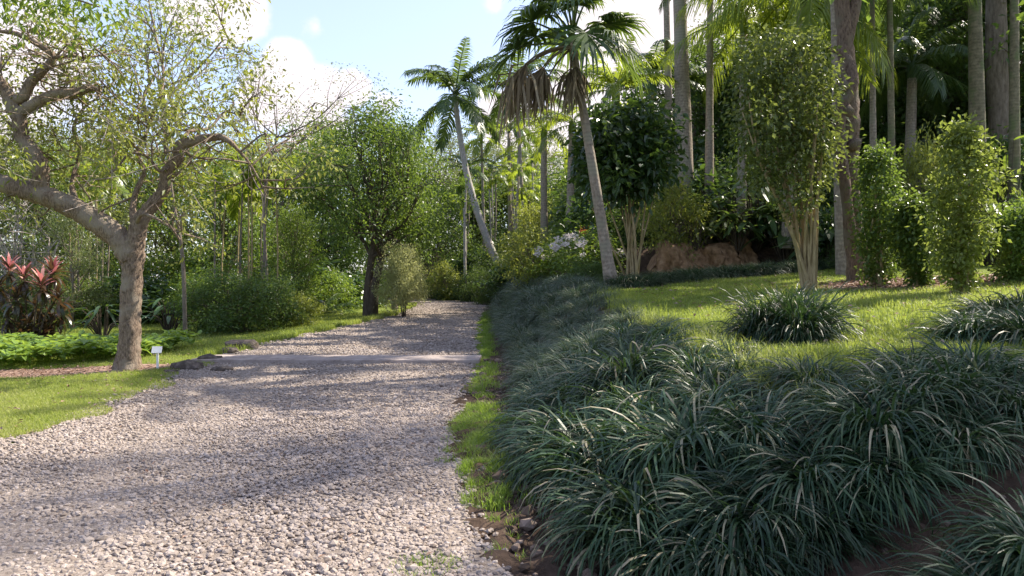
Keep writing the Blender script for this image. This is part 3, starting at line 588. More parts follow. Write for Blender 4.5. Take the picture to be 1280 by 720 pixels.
for i in range(19):
    u = (i + .5) / 19; part('frond', GF_[min(4, int(u * 5))], o, top - np.array([0, 0, .3 * u]), (R.normal(0, .2), R.normal(0, .1), i * 2.4 + R.normal(0, .25)), R.uniform(.9, 1.15))
for i, az_ in enumerate((3.1, 2.6, 3.5, 3.9, 4.3, 4.7, 3.3, 2.9, 5.2, .2)):
    part('dead_frond', DF[(0, 1, 1, 2, 2, 2, 0, 1, 2, 2)[i]], o, top - np.array([0, 0, .3]), (R.normal(0, .15), R.normal(0, .1), az_ + R.normal(0, .2)), (1.3, 1.15, 1.15, 1.05, 1.1, .95, 1.45, 1.1, .9, .8)[i])

# tall grey palms on the right
def tallpalm(pxb, pyb, pxt, pyt, Yd, r, label, fs='coco', nf=16, sc=1, bark='palmbark', group=None, mid=0, **k):
    b0 = W(pxb, pyb, Yd); b0[2] = gz(b0[0], Yd)
    t_ = W(pxt, pyt, Yd); m = (b0 + t_) / 2 + np.array([mid, 0, 0]); q = (m + t_) / 2 + np.array([mid * .6, 0, 0])
    return palm('tall_palm', [b0, m, q, t_], r, r * .72, fs, nf, label, group, sc, bark, **k)
tallpalm(858, 240, 836, -190, 26, .26, 'thick pale grey palm trunk rising out of frame right of the dark cane shrub', mid=.12, nf=15, sc=1.0)
tallpalm(840, 250, 829, -170, 31, .15, 'slim pale palm trunk close behind the thick grey palm', nf=12, sc=.9)
tallpalm(886, 250, 888, -38, 26, .14, 'slender straight grey palm standing alone right of the thick grey palm', nf=11, sc=.62, fs='coco')
tallpalm(1057, 335, 1036, -300, 17.5, .16, 'pale speckled palm trunk just left of the gnarled brown trunk', fs='wisp', nf=13, sc=.9, bark='palmbark')
tallpalm(1092, 230, 1090, -30, 24, .10, 'thin grey palm trunk right of the gnarled brown trunk', fs='wispd', nf=13, sc=.8)
tallpalm(1116, 240, 1112, -20, 21, .10, 'thin palm trunk with a sunlit right edge above the clipped shrubs', fs='wispd', nf=14, sc=.75, bark='palmbark_g')
tallpalm(1225, 205, 1214, -230, 21, .19, 'thick mossy palm trunk above the tallest clipped shrub', fs='wispd', nf=16, sc=.9, bark='palmbark_g')
tallpalm(1217, 210, 1213, -50, 22.5, .10, 'thin mossy palm stem pressed against the thick mossy palm', fs='wispd', nf=10, sc=.8, bark='palmbark_g')
tallpalm(1268, 225, 1268, -190, 20, .12, 'straight brown palm trunk at the right edge of the picture', fs='yel', nf=11, sc=.85, bark='palmbark_g')
# crowns that droop into the top right
palm('feather_palm', [W(985, 300, 22), W(990, 180, 22), W(1000, 60, 22), W(1002, 5, 22)], .16, .13, 'wisp', 22, 'backlit feathery palm with long drooping yellow-green fronds at the top right', sc=1.15, mix=(.2, .4, .4))
palm('feather_palm', [W(925, 300, 25), W(928, 180, 25), W(930, 40, 25)], .15, .12, 'wisp', 18, 'yellow-green feathery palm left of the tall cane shrub crown', sc=.95)
palm('feather_palm', [W(1135, 260, 27), W(1138, 180, 27), W(1140, 95, 27)], .2, .16, 'wispd', 20, 'dark feathery palm in the shaded forest behind the clipped shrubs', sc=.95)
palm('feather_palm', [W(772, 330, 27), W(772, 240, 27), W(770, 125, 27)], .16, .13, 'yel', 20, 'bright yellow-green palm crown behind the fan palm trunk', sc=.85, mix=(.35, .4, .25))
palm('feather_palm', [W(712, 335, 30), W(713, 250, 30), W(715, 165, 30)], .17, .13, 'yel', 14, 'short yellow-green palm just left of the fan palm trunk', sc=.8)
palm('feather_palm', [W(810, 300, 33), W(812, 200, 33), W(815, 110, 33)], .16, .12, 'coco', 16, 'green palm crown behind the dark cane shrub and grey trunks', sc=.8)
palm('feather_palm', [W(870, 290, 36), W(868, 220, 36), W(866, 120, 36)], .16, .12, 'dk', 18, 'dark shaded palm between the two grey palm trunks', sc=1.1)
palm('feather_palm', [W(905, 290, 38), W(905, 220, 38), W(908, 130, 38)], .16, .12, 'dk', 18, 'dark shaded palm right of the slender grey palm', sc=1.1)

# far grove of slender palms
for i in range(34):
    px = R.uniform(562, 742); Yd = R.uniform(48, 72); tp = R.uniform(195, 262) if px > 600 else R.uniform(215, 280)
    b0 = W(px, 350, Yd); b0[2] = gz(b0[0], Yd); t_ = W(px + R.normal(0, 4), tp, Yd)
    palm('slender_palm', [b0, (b0 + t_) / 2 + R.normal(0, .1, 3), t_], R.uniform(.06, .10), .06, 'slim' if i % 3 else 'dk', 7, 'slender pale-stemmed palm crowded in the far grove beyond the path bend', 'slender palms of the far grove', R.uniform(.7, 1.0), 'bark_p' if i % 2 else 'palmbark', flare=1.1)

# ------------------------------------------------------------------ gnarled trunk (right)
o = empty('gnarled_tree', W(1074, 352, 15.2), 'gnarled brown tree with a knotted trunk rising behind the clipped shrubs', 'tree'); base = np.array(o.location); base[2] = gz(base[0], base[1]); o.location = base
b = MB(); A = [W(x_, y_, 15.2) - base for x_, y_ in ((1076, 356), (1070, 320), (1064, 250), (1060, 190), (1058, 150), (1060, 110), (1056, 50), (1052, -20), (1048, -90))]
A[0][2] = -.2; b.tube(A, [.3, .19, .18, .2, .26, .2, .15, .14, .1], 12, 5, rough=.12)
b.tube([W(1066, 300, 15.0) - base, W(1052, 200, 15.0) - base, W(1050, 140, 15.0) - base, W(1066, 105, 15.0) - base, W(1058, 72, 15.1) - base, W(1036, 60, 15.2) - base], [.09, .12, .13, .12, .09, .03], 8, 5, rough=.12)
b.tube([W(1056, 60, 15.2) - base, W(1066, 20, 15.2) - base, W(1085, -60, 15.2) - base], [.13, .12, .07], 8, 5, rough=.1)
part('trunk', b.mesh('trunk', barkmat('bark_gnarled', (.06, .038, .026), (.25, .18, .13), (.17, .14, .10), sc=20, zs=.35, bump=1)), o)
for (px, py) in ((1058, 140), (1067, 180), (1052, 108)):
    b = MB(); v, f = ico(); 
    for _ in range(1):
        b.add(v * .17 * R.uniform(.7, 1.2, (12, 1)), f, smooth=True)
    part('burl', b.mesh('burl', bpy.data.materials['bark_gnarled']), o, W(px, py, 14.98) - base)
b = MB(); cs = [W(1050 + R.normal(0, 90), -120 + R.normal(0, 45), 15.2 + R.normal(0, 1.6)) - base for _ in range(60)]; crown_leaves(b, cs, 55, .35, .17, .08); part('crown', b.mesh('crown', M['mid']), o)

# ------------------------------------------------------------------ cane shrub tree (centre right) and dark cane clump
def cane_shrub(name, base, stems_top, r0, label, stemmat, leaf, ctrs, per, sp, L, Wd, six=False, spread=.12, cat='shrub', wig=.05):
    o = empty(name, base, label, cat); base = np.asarray(base)
    for tp in stems_top:
        b = MB(); a = R.uniform(0, 6.28); st = np.array([math.cos(a) * spread, math.sin(a) * spread, -.1]); tp = np.asarray(tp) - base
        m1 = st * .6 + tp * .33 + np.array([0, 0, .05]) + R.normal(0, wig, 3); m2 = st * .2 + tp * .68 + R.normal(0, wig, 3)
        b.tube([st, m1, m2, tp], [r0, r0 * .85, r0 * .6, r0 * .3], 7, 4, rough=.05); part('stem', b.mesh('stem', M[stemmat]), o)
    b = MB(); crown_leaves(b, np.asarray(ctrs) - base, per, sp, L, Wd, six=six); part('foliage', b.mesh('foliage', leaf), o); return o
Yd = 12.6; bs = hit(1012, 362, 9, 18); Yd = bs[1]
tops = [W(x_, y_, Yd + R.normal(0, .3)) for x_, y_ in ((928, 140), (940, 100), (1030, 110), (935, 120), (950, 90), (962, 70), (975, 60), (988, 55), (1000, 70), (1015, 95), (1022, 130), (945, 160), (968, 110), (985, 90), (1005, 120), (1018, 160), (955, 180), (1010, 190))]
cs = [];
while len(cs) < 190:
    px, py = R.uniform(915, 1040), R.uniform(48, 262); cx = 976 + (py - 60) * .05; hw = np.interp(py, [48, 70, 110, 170, 220, 262], [30, 52, 58, 56, 48, 22])
    if abs(px - cx) < hw and R.uniform() < np.interp(py, [150, 262], [1, .35]): cs.append(W(px, py, Yd + R.normal(0, .45)))
cane_shrub('cane_shrub', bs, tops, .034, 'tall vase-shaped shrub with bare yellowish canes and small light leaves on the lawn', 'cane', leafmat('leaf_cane', [(.06, .095, .02), (.10, .14, .03), (.17, .2, .06)], trans=(.34, .40, .07), tf=.38, rough=.35), cs, 50, .17, .095, .058, spread=.10)
# dark shrub with tan canes
bs = W(790, 348, 20.5); bs[2] = gz(bs[0], 20.5); Yd = 20.5
tops = [W(x_, y_, Yd + R.normal(0, .25)) for x_, y_ in ((735, 250), (752, 230), (765, 190), (775, 180), (783, 170), (790, 175), (797, 170), (803, 185), (808, 200), (815, 215), (820, 235), (770, 210), (788, 200))]
cs = []
while len(cs) < 120:
    px, py = R.uniform(708, 856), R.uniform(112, 252)
    if ((px - 782) / 58) ** 2 + ((py - 185) / 54) ** 2 < 1 + .55 * wob(px * .09, py * .09, 1.1) + R.uniform(-.15, .25): cs.append(W(px, py, Yd + R.normal(0, .55)))
cane_shrub('cane_shrub', bs, tops, .036, 'dark glossy-leaved shrub on a fan of bare tan canes right of the fan palm trunk', 'cane', M['gloss'], cs, 60, .22, .2, .11, True, .22)

# columnar clipped shrubs
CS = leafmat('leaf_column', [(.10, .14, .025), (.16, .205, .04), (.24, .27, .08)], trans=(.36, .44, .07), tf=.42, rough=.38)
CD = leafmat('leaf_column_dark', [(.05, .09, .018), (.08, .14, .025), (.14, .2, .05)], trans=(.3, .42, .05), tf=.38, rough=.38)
def column(px, pyb, top, wpx, leaf, label, leanpx=0, prof=None, n=125, per=36):
    bs = hit(px, pyb, 8, 20); Yd = bs[1]; pr = prof or ([0, .12, .5, .85, 1], [.35, .6, 1, .85, .4]); cs = []
    for i in range(n):
        u = R.uniform(0, 1) ** .9; py = pyb + (top - pyb) * u; hw = np.interp(u, *pr) * wpx / 2 * R.uniform(0, 1.05) ** .5
        a = R.uniform(0, 6.28); p = W(px + leanpx * (1 - u) * 0 + leanpx * u, py, Yd); p = p + np.array([math.cos(a) * hw / F * Yd, math.sin(a) * hw / F * Yd, 0]); cs.append(p) if wob(p[0] * 9 + 3, p[2] * 7, 1.0) > -.22 or R.uniform() < .25 else None
    for _ in range(14):
        a = R.uniform(0, 6.28); u = R.uniform(.3, 1.06); hw = np.interp(min(u, 1), *pr) * wpx / 2 * R.uniform(1.05, 1.4); p = W(px + leanpx * u, pyb + (top - pyb) * u, Yd); cs.append(p + np.array([math.cos(a), math.sin(a), 0]) * hw / F * Yd)
    tops = [W(px + leanpx * .8 + R.normal(0, wpx * .15), pyb + (top - pyb) * R.uniform(.5, .85), Yd + R.normal(0, .1)) for _ in range(6)]
    return cane_shrub('column_shrub', bs, tops, .025, label, 'cane', leaf, cs, per, .085, .082, .05, spread=.08, wig=.04)
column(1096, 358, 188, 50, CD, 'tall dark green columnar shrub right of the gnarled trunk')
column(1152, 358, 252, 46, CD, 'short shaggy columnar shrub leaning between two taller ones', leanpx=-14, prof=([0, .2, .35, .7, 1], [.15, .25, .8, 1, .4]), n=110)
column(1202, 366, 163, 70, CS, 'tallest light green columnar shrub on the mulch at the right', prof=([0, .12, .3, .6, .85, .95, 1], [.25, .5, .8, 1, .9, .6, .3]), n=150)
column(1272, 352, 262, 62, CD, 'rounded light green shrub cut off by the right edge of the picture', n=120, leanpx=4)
at('bushy', 'leafy_shrub', 1140, 19.5, 188, 80, 'sunlit yellow-green bush peeping between the tall columnar shrubs', 'shrub')
at('bushg', 'leafy_shrub', 1172, 20, 240, 70, 'glossy dark bush in the gap between the columnar shrubs', 'shrub')

# ------------------------------------------------------------------ earth bank, big-leaved plants
b = MB(); k = 60; h_ = 12; V = []
for i in range(k):
    u = i / (k - 1); px = 818 + (955 - 818) * u; Yd = 22.0 + .8 * u; x = (px - 640) / F * Yd; z0 = gz(x, Yd) - .1; hh = (1.15 + .1 * math.sin(u * 7 + 1) + .05 * math.sin(u * 23)) * min(1, u * 6 + .3) * min(1, (1 - u) * 6 + .3)
    for j in range(h_):
        v = j / (h_ - 1); V.append([x + R.normal(0, .035), Yd + .55 * v ** 2 + .12 * math.sin(u * 14 + v * 3) + .06 * math.sin(u * 33 + v * 7) + R.normal(0, .05) + (.9 if j == h_ - 1 else 0), z0 + hh * min(v * 1.08, 1)])
q = np.array([[i * h_ + j, (i + 1) * h_ + j, (i + 1) * h_ + j + 1, i * h_ + j + 1] for i in range(k - 1) for j in range(h_ - 1)]); b.add(V, q, smooth=True)
tag(part('earth_bank', b.mesh('earth_bank', M['earth'])), 'bare orange-brown cut earth bank behind the low planted row', None, None, 'structure')

def bigleaf(name, px, Yd, top, n, L, Wd, leaf, label, spread=1.0, group=None, cat='plant', dz=0):
    x = (px - 640) / F * Yd; z = gz(x, Yd) + dz; H = CH + (360 - top) / F * Yd - z; o = empty(name, (x, Yd, z), label, cat, group)
    sb, lb = MB(), MB()
    for i in range(n):
        a = R.uniform(0, 6.28); h = H * R.uniform(.35, 1); r = spread * R.uniform(.15, 1) * (1.2 - .5 * h / H)
        tip = np.array([math.cos(a) * r, math.sin(a) * r, h]); st = np.array([math.cos(a) * .1, math.sin(a) * .1, -.05])
        sb.tube([st, st * .4 + tip * .55 + np.array([0, 0, .15]), tip], [.018, .014, .008], 5, 3)
        d = np.array([math.cos(a), math.sin(a), R.uniform(-.5, .5)]); k = 7; t = np.linspace(0, 1, k)
        P = tip + d * (t * L * R.uniform(.8, 1.1))[:, None] + np.array([0, 0, -1.]) * (t ** 2 * L * .35)[:, None]
        w = np.sin(np.pi * np.clip(t * .93 + .05, 0, 1)) ** .7 * Wd; sd = np.array([-math.sin(a), math.cos(a), 0])
        tn = R.uniform(0, 1); up = np.array([0, 0, .22])
        for s_ in (1, -1):   # the two halves of the blade, folded on the midrib
            Q = P + sd * s_ * w[:, None] * .5 + up * w[:, None] * .5; V = np.stack([P, Q], 1).reshape(-1, 3)
            f = np.array([[2 * j, 2 * j + 2, 2 * j + 3, 2 * j + 1] for j in range(k - 1)]); lb.add(V, f, np.clip(tn + R.normal(0, .05, k - 1), 0, 1), smooth=True)
    part('stems', sb.mesh('stems', M['bark_d']), o); part('leaves', lb.mesh('leaves', leaf), o); return o
def fernclump(name, px, Yd, top, fs, n, label, sc, group=None, cat='plant'):
    x = (px - 640) / F * Yd; z = gz(x, Yd); o = empty(name, (x, Yd, z), label, cat, group)
    for i in range(n):
        u = (i + .5) / n; kd = 'up' if u < .5 else 'mid'; a = i * 2.4
        part('frond', FS[fs][kd][R.integers(2)], o, (math.cos(a) * .15, math.sin(a) * .15, 0), (R.normal(0, .15), R.normal(0, .15), a + R.normal(0, .2)), sc * R.uniform(.75, 1.1))
    return o
at('bushy', 'leafy_shrub', 848, 23.4, 232, 84, 'sunlit yellow-green shrub left of the orange earth bank', 'shrub')
bigleaf('broad_leaf_plant', 905, 24.5, 235, 60, .8, .16, M['dark'], 'dark broad strap-leaved clump above the orange earth bank', 1.3)
bigleaf('broad_leaf_plant', 945, 23.6, 225, 60, .85, .2, M['gloss'], 'glossy dark large-leaved clump hanging over the right end of the earth bank', 1.3)
bigleaf('broad_leaf_plant', 985, 22.8, 255, 45, .8, .28, M['gloss'], 'shaded elephant-ear plant behind the bare canes of the tall shrub', 1.1)
bigleaf('broad_leaf_plant', 1032, 21.0, 265, 45, .7, .2, M['gloss'], 'shaded large-leaved plant between the cane shrub and the speckled palm', 1.1)
bigleaf('broad_leaf_plant', 1255, 20, 175, 40, .8, .22, M['bright'], 'bright green banana-like plant at the right behind the clipped shrubs', 1.0)
bigleaf('broad_leaf_plant', 1235, 18.5, 225, 36, .7, .16, M['bright'], 'low bright strappy plant right of the tallest clipped shrub', .9)
bigleaf('broad_leaf_plant', 868, 22.9, 268, 26, .6, .1, M['olive'], 'olive strappy tuft hanging over the middle of the orange earth bank', .7, dz=.75)
bigleaf('broad_leaf_plant', 922, 23.0, 262, 30, .65, .12, M['dark'], 'dark strappy tuft hanging over the right half of the orange earth bank', .75, dz=.6)
fernclump('palm_seedling', 930, 24.2, 200, 'dk', 14, 'stemless dark palm clump arching above the earth bank', .95)
fernclump('palm_seedling', 968, 24.8, 200, 'wispd', 12, 'stemless shaded palm clump left of the cane shrub stems', .85)
fernclump('palm_seedling', 1180, 21, 225, 'wispd', 12, 'stemless palm behind the tallest clipped shrub', .7)

# flowering bush & yellow shrubs centre
def flower_bush(px, Yd, top, wpx, label):
    o = at('bushb', 'flowering_bush', px, Yd, top, wpx, label, 'shrub'); s = np.array(o.scale); b = MB()
    n = 26; b.leaves(R.normal(0, .05, (n, 3)), nrmz(R.normal(0, 1, (n, 3)) + np.array([0, 0, .6])), np.full(n, .10), np.full(n, .07), R.uniform(0, 1, n), .3); fm = b.mesh('flower', M['petal'])
    for i in range(34):
        a = R.uniform(0, 6.28); el = R.uniform(.0, 1.4); rr = R.uniform(.95, 1.1); part('flower', fm, o, (1.35 * rr * math.cos(a) * math.cos(el), 1.35 * rr * math.sin(a) * math.cos(el), 1.2 + 1.0 * rr * math.sin(el) * R.uniform(.6, 1)), (0, 0, R.uniform(0, 6)), R.uniform(.7, 1.5))
    return o
flower_bush(722, 24, 295, 112, 'bush covered in white blossom left of the fan palm trunk')
at('bushy', 'leafy_shrub', 668, 26, 292, 84, 'round yellow-green shrub left of the white-blossomed bush', 'shrub')
at('bushy', 'leafy_shrub', 658, 40, 262, 60, 'small yellow-green tree crown above the round yellow shrub', 'shrub')
at('bushb', 'leafy_shrub', 700, 30, 285, 60, 'green shrub behind the white-blossomed bush', 'shrub')
at('bushg', 'leafy_shrub', 745, 27, 255, 80, 'dark glossy shrub behind the fan palm trunk', 'shrub')
at('bush', 'leafy_shrub', 740, 20.5, 330, 60, 'low dark shrub at the foot of the fan palm', 'shrub')
b = MB(); n = 40; o = empty('flower_spike', W(727, 320, 25.5), 'single orange-red flower head above the white-blossomed bush', 'flower')
b.tube([(0, 0, -.9), (.1, 0, 0), (.05, 0, .75)], [.02, .015, .01], 5, 3); part('stalk', b.mesh('stalk', M['cane']), o)
b = MB(); b.leaves(R.normal(0, .06, (n, 3)) + np.array([.05, 0, .8]), nrmz(R.normal(0, 1, (n, 3)) + np.array([0, 0, .5])), np.full(n, .14), np.full(n, .05), R.uniform(0, 1, n)); part('petals', b.mesh('petals', M['orange']), o)

# hedge-like undergrowth along the far right path edge, beyond the tussocks
for i, (px, Yd, tp, wp) in enumerate([(640, 36, 335, 60), (615, 42, 340, 60), (590, 46, 342, 55), (565, 50, 348, 50), (545, 53, 350, 50), (625, 48, 318, 70), (598, 52, 322, 70), (662, 42, 318, 70), (690, 38, 320, 70), (650, 55, 300, 80), (615, 60, 305, 80), (575, 60, 325, 70), (700, 50, 290, 90), (530, 56, 352, 36)]):
    at('bush' if i % 3 else 'bushg', 'undergrowth_shrub', px, Yd, tp, wp, 'dark green undergrowth shrub crowding the right side of the path bend', 'shrub', 'undergrowth shrubs at the path bend')
at('bushy', 'leafy_shrub', 560, 49, 330, 40, 'sunlit yellow-green undergrowth in front of the pale wall', 'shrub')

# ------------------------------------------------------------------ little building past the bend
o = empty('garden_building', (-7.6, 76, 1.0), 'small pale-walled building half hidden by trees beyond the path bend', 'building')
def box(b, x0, x1, y0, y1, z0, z1, mat=0):
    v = [(x, y, z) for x in (x0, x1) for y in (y0, y1) for z in (z0, z1)]
    b.add(v, [[0, 1, 3, 2], [4, 6, 7, 5], [0, 4, 5, 1], [2, 3, 7, 6], [0, 2, 6, 4], [1, 5, 7, 3]], mat=mat)
b = MB(); box(b, -4, 4, -3, 3, -.3, 2.9); part('wall', b.mesh('wall', M['wall']), o)
b = MB(); b.add([(-4.6, -3.6, 2.85), (4.6, -3.6, 2.85), (4.6, 3.6, 2.85), (-4.6, 3.6, 2.85), (-2, 0, 4.3), (2, 0, 4.3)], [[0, 1, 5, 4], [2, 3, 4, 5]]); b.add([(-4.6, -3.6, 2.85), (-4.6, 3.6, 2.85), (-2, 0, 4.3), (4.6, -3.6, 2.85), (4.6, 3.6, 2.85), (2, 0, 4.3)], [[1, 0, 2], [3, 4, 5]]); part('roof', b.mesh('roof', M['roof']), o)
for x_ in (-2.6, -.2):
    b = MB(); box(b, x_ - .12, x_ + .12, -3.35, -3.1, -.3, 2.8); part('post', b.mesh('post', M['bark']), o)
b = MB(); box(b, 1.2, 2.2, -3.06, -3.0, 0, 2.1); part('door', b.mesh('door', M['roof']), o)

# ------------------------------------------------------------------ LEFT FOREGROUND TREE
bs = hit(160, 462, 8, 25); Y0 = bs[1]
o = empty('spreading_tree', bs, 'large spreading tree with forked pale rough trunk and twisted limbs on the left lawn', 'tree')
def LT(x_, y_, d=0): return W(x_, y_, Y0 + d) - bs
TIPS = []
LIMB2D = []
def limb(name, pts, rr, n=9, twigs=0, tl=1.0, parent=o, mat='bark_l', own=True, droop=.0):
    b = MB(); P = b.tube([LT(*p) for p in pts], rr, n, 8, rough=.1); LIMB2D.extend((a_[0] + (b_[0] - a_[0]) * k_ / 4, a_[1] + (b_[1] - a_[1]) * k_ / 4) for a_, b_ in zip(pts, pts[1:]) for k_ in range(4)) if max(rr) > .05 else None
    k = len(P)
    for i in range(twigs):
        s0 = P[R.integers(int(k * .25), k)]; d = nrmz(R.normal(0, 1, 3) * np.array([1, .9, .75]) + np.array([.1, 0, .25 - droop])); L = tl * R.uniform(.5, 1.3)
        p1 = s0 + d * L * .5 + R.normal(0, .1, 3) * tl; p2 = s0 + d * L + R.normal(0, .18, 3) * tl - np.array([0, 0, droop * .3])
        b.tube([s0, p1, p2], [.022, .014, .006], 5, 3, cap=False); TIPS.append(p2); TIPS.append((p1 + p2) / 2)
        for _ in range(2):
            p3 = p2 + nrmz(R.normal(0, 1, 3) + d * .8) * L * .5 - np.array([0, 0, .08]); b.tube([p1, (p1 + p3) / 2 + R.normal(0, .05, 3), p3], [.011, .008, .003], 4, 2, cap=False); TIPS.append(p3)
    part(name, b.mesh(name, M[mat]), parent); return P
limb('trunk', [(158, 474), (160, 452), (162, 425), (163, 390), (165, 350), (167, 318), (169, 295)], [.30, .215, .185, .175, .175, .19, .17], 16)
limb('limb', [(164, 326), (150, 300), (128, 282), (100, 264), (70, 250), (40, 240), (5, 230), (-45, 205), (-90, 160)], [.19, .205, .205, .195, .185, .175, .16, .12, .07], 14, 3, 1.0)
limb('limb', [(48, 245), (51, 215), (42, 192), (28, 172), (24, 150), (14, 128), (4, 108), (-12, 90), (-30, 60)], [.15, .15, .14, .125, .12, .12, .11, .08, .04], 12, 10, 1.1)
limb('limb', [(14, 128), (30, 120), (38, 104), (52, 90), (66, 72), (52, 58), (20, 42), (-15, 38)], [.1, .095, .09, .08, .065, .06, .045, .02], 9, 10, .9)
limb('limb', [(26, 140), (48, 128), (70, 118), (95, 116), (112, 110), (126, 114)], [.1, .11, .105, .085, .07, .03], 9, 10, 1.0)
limb('limb', [(72, 118, .0), (90, 112, .4), (84, 92, .5), (76, 78, .6), (84, 62, .7), (100, 48, .8), (120, 58, .9)], [.045, .045, .04, .035, .03, .025, .012], 7, 10, .9)
limb('limb', [(66, 72, 0), (90, 70, -.3), (108, 72, -.5), (118, 60, -.6)], [.03, .028, .022, .01], 6, 6, .8)
limb('limb', [(169, 300), (174, 280), (184, 264), (196, 250), (205, 236), (208, 214), (222, 200), (226, 182), (246, 175), (278, 172), (300, 190), (318, 214), (334, 246)], [.17, .145, .125, .115, .105, .09, .1, .1, .088, .06, .03, .02, .01], 12, 12, 1.0)
limb('limb', [(170, 285), (166, 262, .2), (170, 240, .4), (180, 215, .6), (172, 190, .8), (185, 160, 1.0), (180, 120, 1.2), (196, 90, 1.3)], [.09, .06, .05, .045, .04, .035, .025, .012], 8, 16, 1.1)
limb('limb', [(214, 206, 0), (200, 214, -.3), (184, 196, -.4), (162, 192, -.5), (144, 212, -.6), (120, 224, -.7)], [.03, .028, .025, .022, .018, .008], 6, 5, .7)
limb('limb', [(205, 226, 0), (226, 214, -.2), (238, 200, -.3), (232, 190, -.3), (208, 190, -.3), (196, 196, -.2)], [.03, .028, .024, .022, .018, .008], 6, 3, .6)
limb('limb', [(170, 280), (180, 268, -.6), (210, 282, -1.0), (225, 300, -1.2)], [.05, .03, .02, .008], 6, 5, .7)
limb('limb', [(226, 182, 0), (236, 165, .5), (262, 160, .9), (282, 140, 1.2), (310, 150, 1.5)], [.05, .04, .03, .022, .01], 7, 10, 1.1)
limb('limb', [(100, 264), (90, 230, .8), (100, 190, 1.2), (92, 160, 1.4), (110, 130, 1.6), (140, 120, 1.7)], [.06, .045, .04, .035, .025, .01], 7, 14, 1.2)
limb('limb', [(200, 110, 2), (235, 96, 2), (262, 70, 2), (280, 50, 2), (292, 58, 2)], [.03, .025, .018, .012, .005], 6, 4, .7)
limb('limb', [(185, 160, 1), (200, 120, 1.6), (204, 90, 2), (196, 50, 2), (186, 0, 2), (184, -30, 2)], [.04, .035, .03, .024, .016, .01], 6, 6, .9)
def clear_of_limbs(c):
    w_ = np.asarray(c) + bs; px, py = 640 + F * w_[0] / w_[1], 360 - F * (w_[2] - CH) / w_[1]
    return c[1] > .25 or min(math.hypot(px - q_[0], py - q_[1]) for q_ in LIMB2D) > 24
TIPS = [c for c in TIPS if clear_of_limbs(c) and R.uniform() < .8]
cs = list(TIPS)
while len(cs) < len(TIPS) + 340:   # leafy sprays between the limbs
    px, py = R.uniform(-60, 330), R.uniform(-5, 260)
    dens = np.interp(px, [-60, 0, 150, 230, 330], [.9, 1, 1, .7, .2]) * np.interp(py, [-5, 40, 100, 150, 200, 230, 262], [.12, .25, .7, 1, .9, .35, .1])
    if R.uniform() < dens and wob(px * .06, py * .06, 1.0) > -.25: dd_ = R.normal(.0, 1.1); nl_ = min(math.hypot(px - q_[0], py - q_[1]) for q_ in LIMB2D); cs.append(LT(px, py, dd_)) if dd_ > -.1 or nl_ > 20 else None
b = MB(); cs = np.array(cs); crown_leaves(b, cs, 19, .15, .105, .048, up=.5, down=.35); part('crown', b.mesh('crown', M['left']), o)
b = MB()
for c in cs[len(TIPS):][::2]:
    dd = R.normal(0, .3, 3); b.tube([c - dd, c + R.normal(0, .06, 3), c + dd], [.007, .006, .003], 4, 2, cap=False)
tag(part('twig_tangle', b.mesh('twig_tangle', M['twig']), o), kind='stuff')

# overhanging bright branch from a neighbouring tree, top left
o = empty('overhanging_tree', (-9.6, 10.5, gz(-9.6, 10.5)), 'bright green tree reaching in at the top left corner from outside the picture', 'tree'); base = np.array(o.location)
b = MB(); b.tube([(0, 0, -.2), (.1, 0, 2.5), (.3, 0, 5), (.5, .2, 7)], [.25, .2, .17, .1], 9, 4, rough=.05); cs = []
for i in range(11):
    tgt = W(R.uniform(-40, 135), R.uniform(-70, 12), 11.2 + R.normal(0, .6)) - base; b.tube([(.4, .1, 5.5), np.array([.4, .1, 5.8]) * .5 + tgt * .5 + np.array([0, 0, .3]), tgt], [.06, .035, .01], 6, 4)
    for _ in range(3): cs.append(tgt + R.normal(0, .3, 3))
part('trunk', b.mesh('trunk', M['bark']), o); b = MB(); crown_leaves(b, cs, 55, .22, .13, .05, down=.5); part('crown', b.mesh('crown', M['bright']), o)

# feathery airy trees behind the left tree
def airy(px, base_y, Yd, pts, label, tips, leaf='yellow', L=.10, Wd=.035, per=60, sp=.3, r=.065):
    b0 = W(px, base_y, Yd); b0[2] = gz(b0[0], Yd); o = empty('feathery_tree', b0, label, 'tree'); b = MB(); P = None; cs = []
    pp = [W(x_, y_, Yd) - b0 for x_, y_ in pts]; pp[0] = np.array([0, 0, -.2]); P = b.tube(pp, np.linspace(r, r * .25, len(pp)), 8, 5, rough=.05)
    for (x_, y_) in tips:
        tgt = W(x_, y_, Yd + R.normal(0, 1.0)) - b0; s0 = P[min(len(P) - 1, int(len(P) * R.uniform(.55, .98)))]; m_ = s0 * .5 + tgt * .5 - np.array([0, 0, .25]) + R.normal(0, .15, 3); LP = b.tube([s0, m_, tgt], [r * .5, r * .3, .008], 5, 4)
        for _ in range(5):
            c = tgt + R.normal(0, 1, 3) * np.array([.6, .6, .28]); q0 = LP[R.integers(len(LP) // 2, len(LP))]; b.tube([q0, (q0 + c) / 2 + R.normal(0, .06, 3), c], [.014, .01, .004], 4, 2, cap=False); cs.append(c)
    part('trunk', b.mesh('trunk', M['bark']), o); b = MB(); crown_leaves(b, cs, per, (sp, sp, sp * .4), L, Wd, down=.2); part('crown', b.mesh('crown', M[leaf]), o)
airy(232, 400, 21, [(235, 400), (228, 320), (215, 240), (205, 150), (200, 100)], 'tall feathery tree with thin bare branches against the sky behind the spreading tree',
     [(150, 30), (175, 10), (200, 15), (225, 30), (240, 50), (215, 60), (185, 55), (160, 70), (250, 20), (225, 0), (275, 60), (120, 50), (190, 95), (240, 90)], per=46, leaf='bright')
